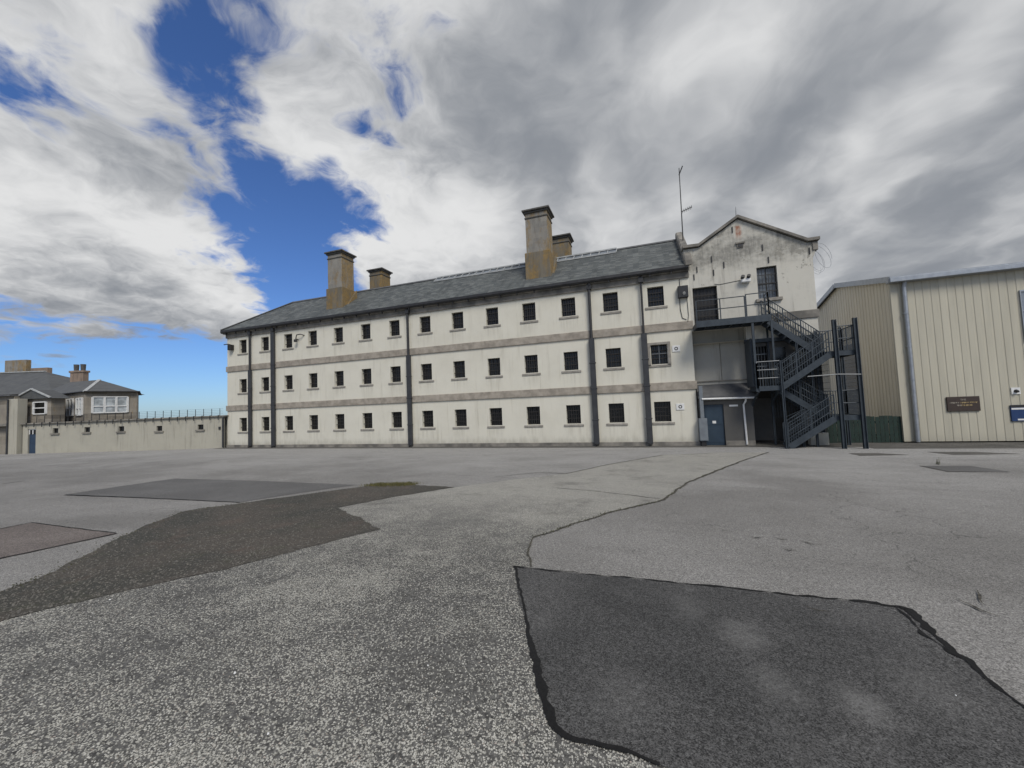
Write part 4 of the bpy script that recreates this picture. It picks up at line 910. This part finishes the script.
MB().beam(ev[1], R1, .22, .07).build('hip_flashing', 'flash_white', hr)
gm_ = MB()
for i in (0, 1): gm_.tube([ev[i], ev[i+1]], .06, 6)
gm_.build('gutter', 'gutter_iron', hr)
def facewin(P, Q, t0, t1, z0, z1, cols, parent, pm='pane_curtain', trans=None, nm='window'):
    # framed window on the wall running from P to Q
    p_, q_ = Vector(L(*P, 0)), Vector(L(*Q, 0)); d_ = (q_-p_); n_ = Vector((d_.y, -d_.x, 0)).normalized()
    if n_.dot(C-p_) < 0: n_ = -n_
    def pt(t_, z, o_): a = p_+d_*t_+n_*o_; return Vector((a.x, a.y, z))
    fr_ = MB(); wv = .07
    up = (0, 0, 1)
    fr_.beam(pt(t0, z0, .04), pt(t1, z0, .04), .1, wv).beam(pt(t0, z1, .04), pt(t1, z1, .04), .1, wv)
    for i in range(cols+1):
        tt = t0+(t1-t0)*i/cols; fr_.beam(pt(tt, z0, .05), pt(tt, z1, .05), .09, .12)
    if trans: fr_.beam(pt(t0, trans, .045), pt(t1, trans, .045), .07, wv)
    f_ = fr_.build(nm, 'white_paint', parent)
    for i in range(cols):
        a, b_ = t0+(t1-t0)*i/cols, t0+(t1-t0)*(i+1)/cols
        MB().add([pt(a, z0, .02), pt(b_, z0, .02), pt(b_, z1, .02), pt(a, z1, .02)], [(0, 1, 2, 3)]).build('pane', pm, f_)
    return f_
facewin(B_, A_, .13, .80, 2.98, 4.25, 3, hs_, 'pane_curtain', 3.5)
facewin(B_, C_, .035, .135, 2.85, 4.2, 2, hs_, 'pane_curtain', 3.4)
facewin(B_, C_, .20, .31, 2.85, 4.2, 2, hs_, 'pane_dark', 3.4)
ch = MB(); lbox(ch, 20.75, 22.1, 8, 8.5, 4.5, 7.1); lbox(ch, 20.68, 22.17, 7.93, 8.57, 7.101, 7.3)
cho = ch.build('chimney', 'stone_brick', hs_, .02)
for u_ in (21.05, 21.75): MB().tube([L(u_, 8.25, 7.3), L(u_, 8.25, 7.92)], .17, 10, .2).build('chimney_pot', 'pot', cho)
# small pedimented porch
ph = thing('stone_porch', 'small stone porch with white edged pediment and sash window', 'porch', L(16, 1, 0))
lbox(MB(), 14.3, 16.9, .62, 1.5, 0, 4.2).build('wall', 'house_stone', ph)
MB().prism([L(14.05, .4, 4.21), L(15.6, .4, 4.92), L(17.1, .4, 4.21)], tuple(PN*1.4)).build('roof', 'slate_house', ph)
MB().beam(L(14.05, .36, 4.27), L(15.6, .36, 4.98), .1, .1).beam(L(15.6, .36, 4.98), L(17.1, .36, 4.27), .1, .1).build('barge_board', 'flash_white', ph)
facewin((14.3, .62), (16.9, .62), .14, .53, 3.05, 3.95, 1, ph, 'pane_dark', 3.5)
# main house at the far left
mh = thing('slate_roofed_house', 'large stone house with long slate roof at the left edge', 'house', L(30, 9, 0))
u0, u1 = 22.5, 40
lbox(MB(), u0, u1, 7, 15, 0, 5.15).build('wall', 'house_stone', mh)
MB().add([L(u0-.4, 6.6, 5.16), L(u1, 6.6, 5.16), L(u1, 11, 7.9), L(28.6, 11, 7.75), L(u0-.4, 15.4, 5.16), L(u1, 15.4, 5.16)], [(0, 1, 2, 3), (0, 3, 4), (3, 2, 5, 4)]).build('roof', 'slate_house', mh)
MB().beam(L(u1, 11, 7.95), L(28.6, 11, 7.82), .2, .1).build('ridge_flashing', 'flash_white', mh)
lbox(MB(), 35.0, 37.6, 14, 14.5, 5, 9.7).build('chimney', 'chimney_stone', mh, .03)
lbox(MB(), 32.4, 34.4, 14, 14.5, 5, 8.68).build('chimney', 'stone_brick', mh, .03)
# projecting gate wing at the left edge
gwg = thing('gate_wing', 'stone wing with rendered pier and ledge at the far left of the yard', 'building', L(17.5, 0, 0))
lbox(MB(), 15.78, 16.55, -.3, .3, -.1, 4.22).build('pier', 'wall_render', gwg, .02)
lbox(MB(), 16.56, 26, .1, 6, -.1, 4.45).build('wall', 'house_stone', gwg)
lbox(MB(), 16.56, 26, -.35, .098, 2.2, 2.42).build('ledge', 'stone_frieze', gwg, .02)
lbox(MB(), 16.56, 26, -.2, 6.2, 4.451, 4.56).build('cornice', 'lead', gwg, .02)
lbox(MB(), 16.42, 16.50, -.38, -.303, 0, 4.2).build('pipe', 'casing', gwg)

# ------------------------------------------------------------------ moss and weeds
def tufts(pix, count, spread, mat, h0, h1, name, label, flat=1.0):
    mb = MB()
    for _ in range(count):
        i = random.randrange(len(pix)-1); t_ = random.random(); p_ = G(pix[i][0]+(pix[i+1][0]-pix[i][0])*t_, pix[i][1]+(pix[i+1][1]-pix[i][1])*t_)
        x, y = p_.x+random.gauss(0, spread), p_.y+random.gauss(0, spread*flat); a = random.uniform(0, 6.28); h_ = random.uniform(h0, h1); b_ = random.uniform(.004, .012)
        z = gz(y)+.008; lx, ly = random.uniform(-.6, .6)*h_, random.uniform(-.6, .6)*h_
        mb.add([(x-b_*math.cos(a), y-b_*math.sin(a), z), (x+b_*math.cos(a), y+b_*math.sin(a), z), (x+lx, y+ly, z+h_)], [(0, 1, 2)])
    return struct(mb.build(name, mat), 'stuff', label, 'plants')
tufts([(372, 485.2), (412, 484.6)], 2200, .13, 'moss', .01, .05, 'moss', 'yellow green moss tuft on the far tip of the worn patch')
tufts(crackline[1:9], 380, .025, 'weed', .008, .03, 'weeds', 'low weeds growing along the long crack')
tufts([(-10, 596), (55, 572), (120, 537), (182, 512), (240, 503.5)], 300, .06, 'weed', .006, .018, 'moss_edge', 'thin moss along the edge of the worn patch')
tufts([(936, 464.5), (939, 464.8)], 14, .02, 'weed', .08, .26, 'weed_clump', 'small weed standing at the patch near the plaque')
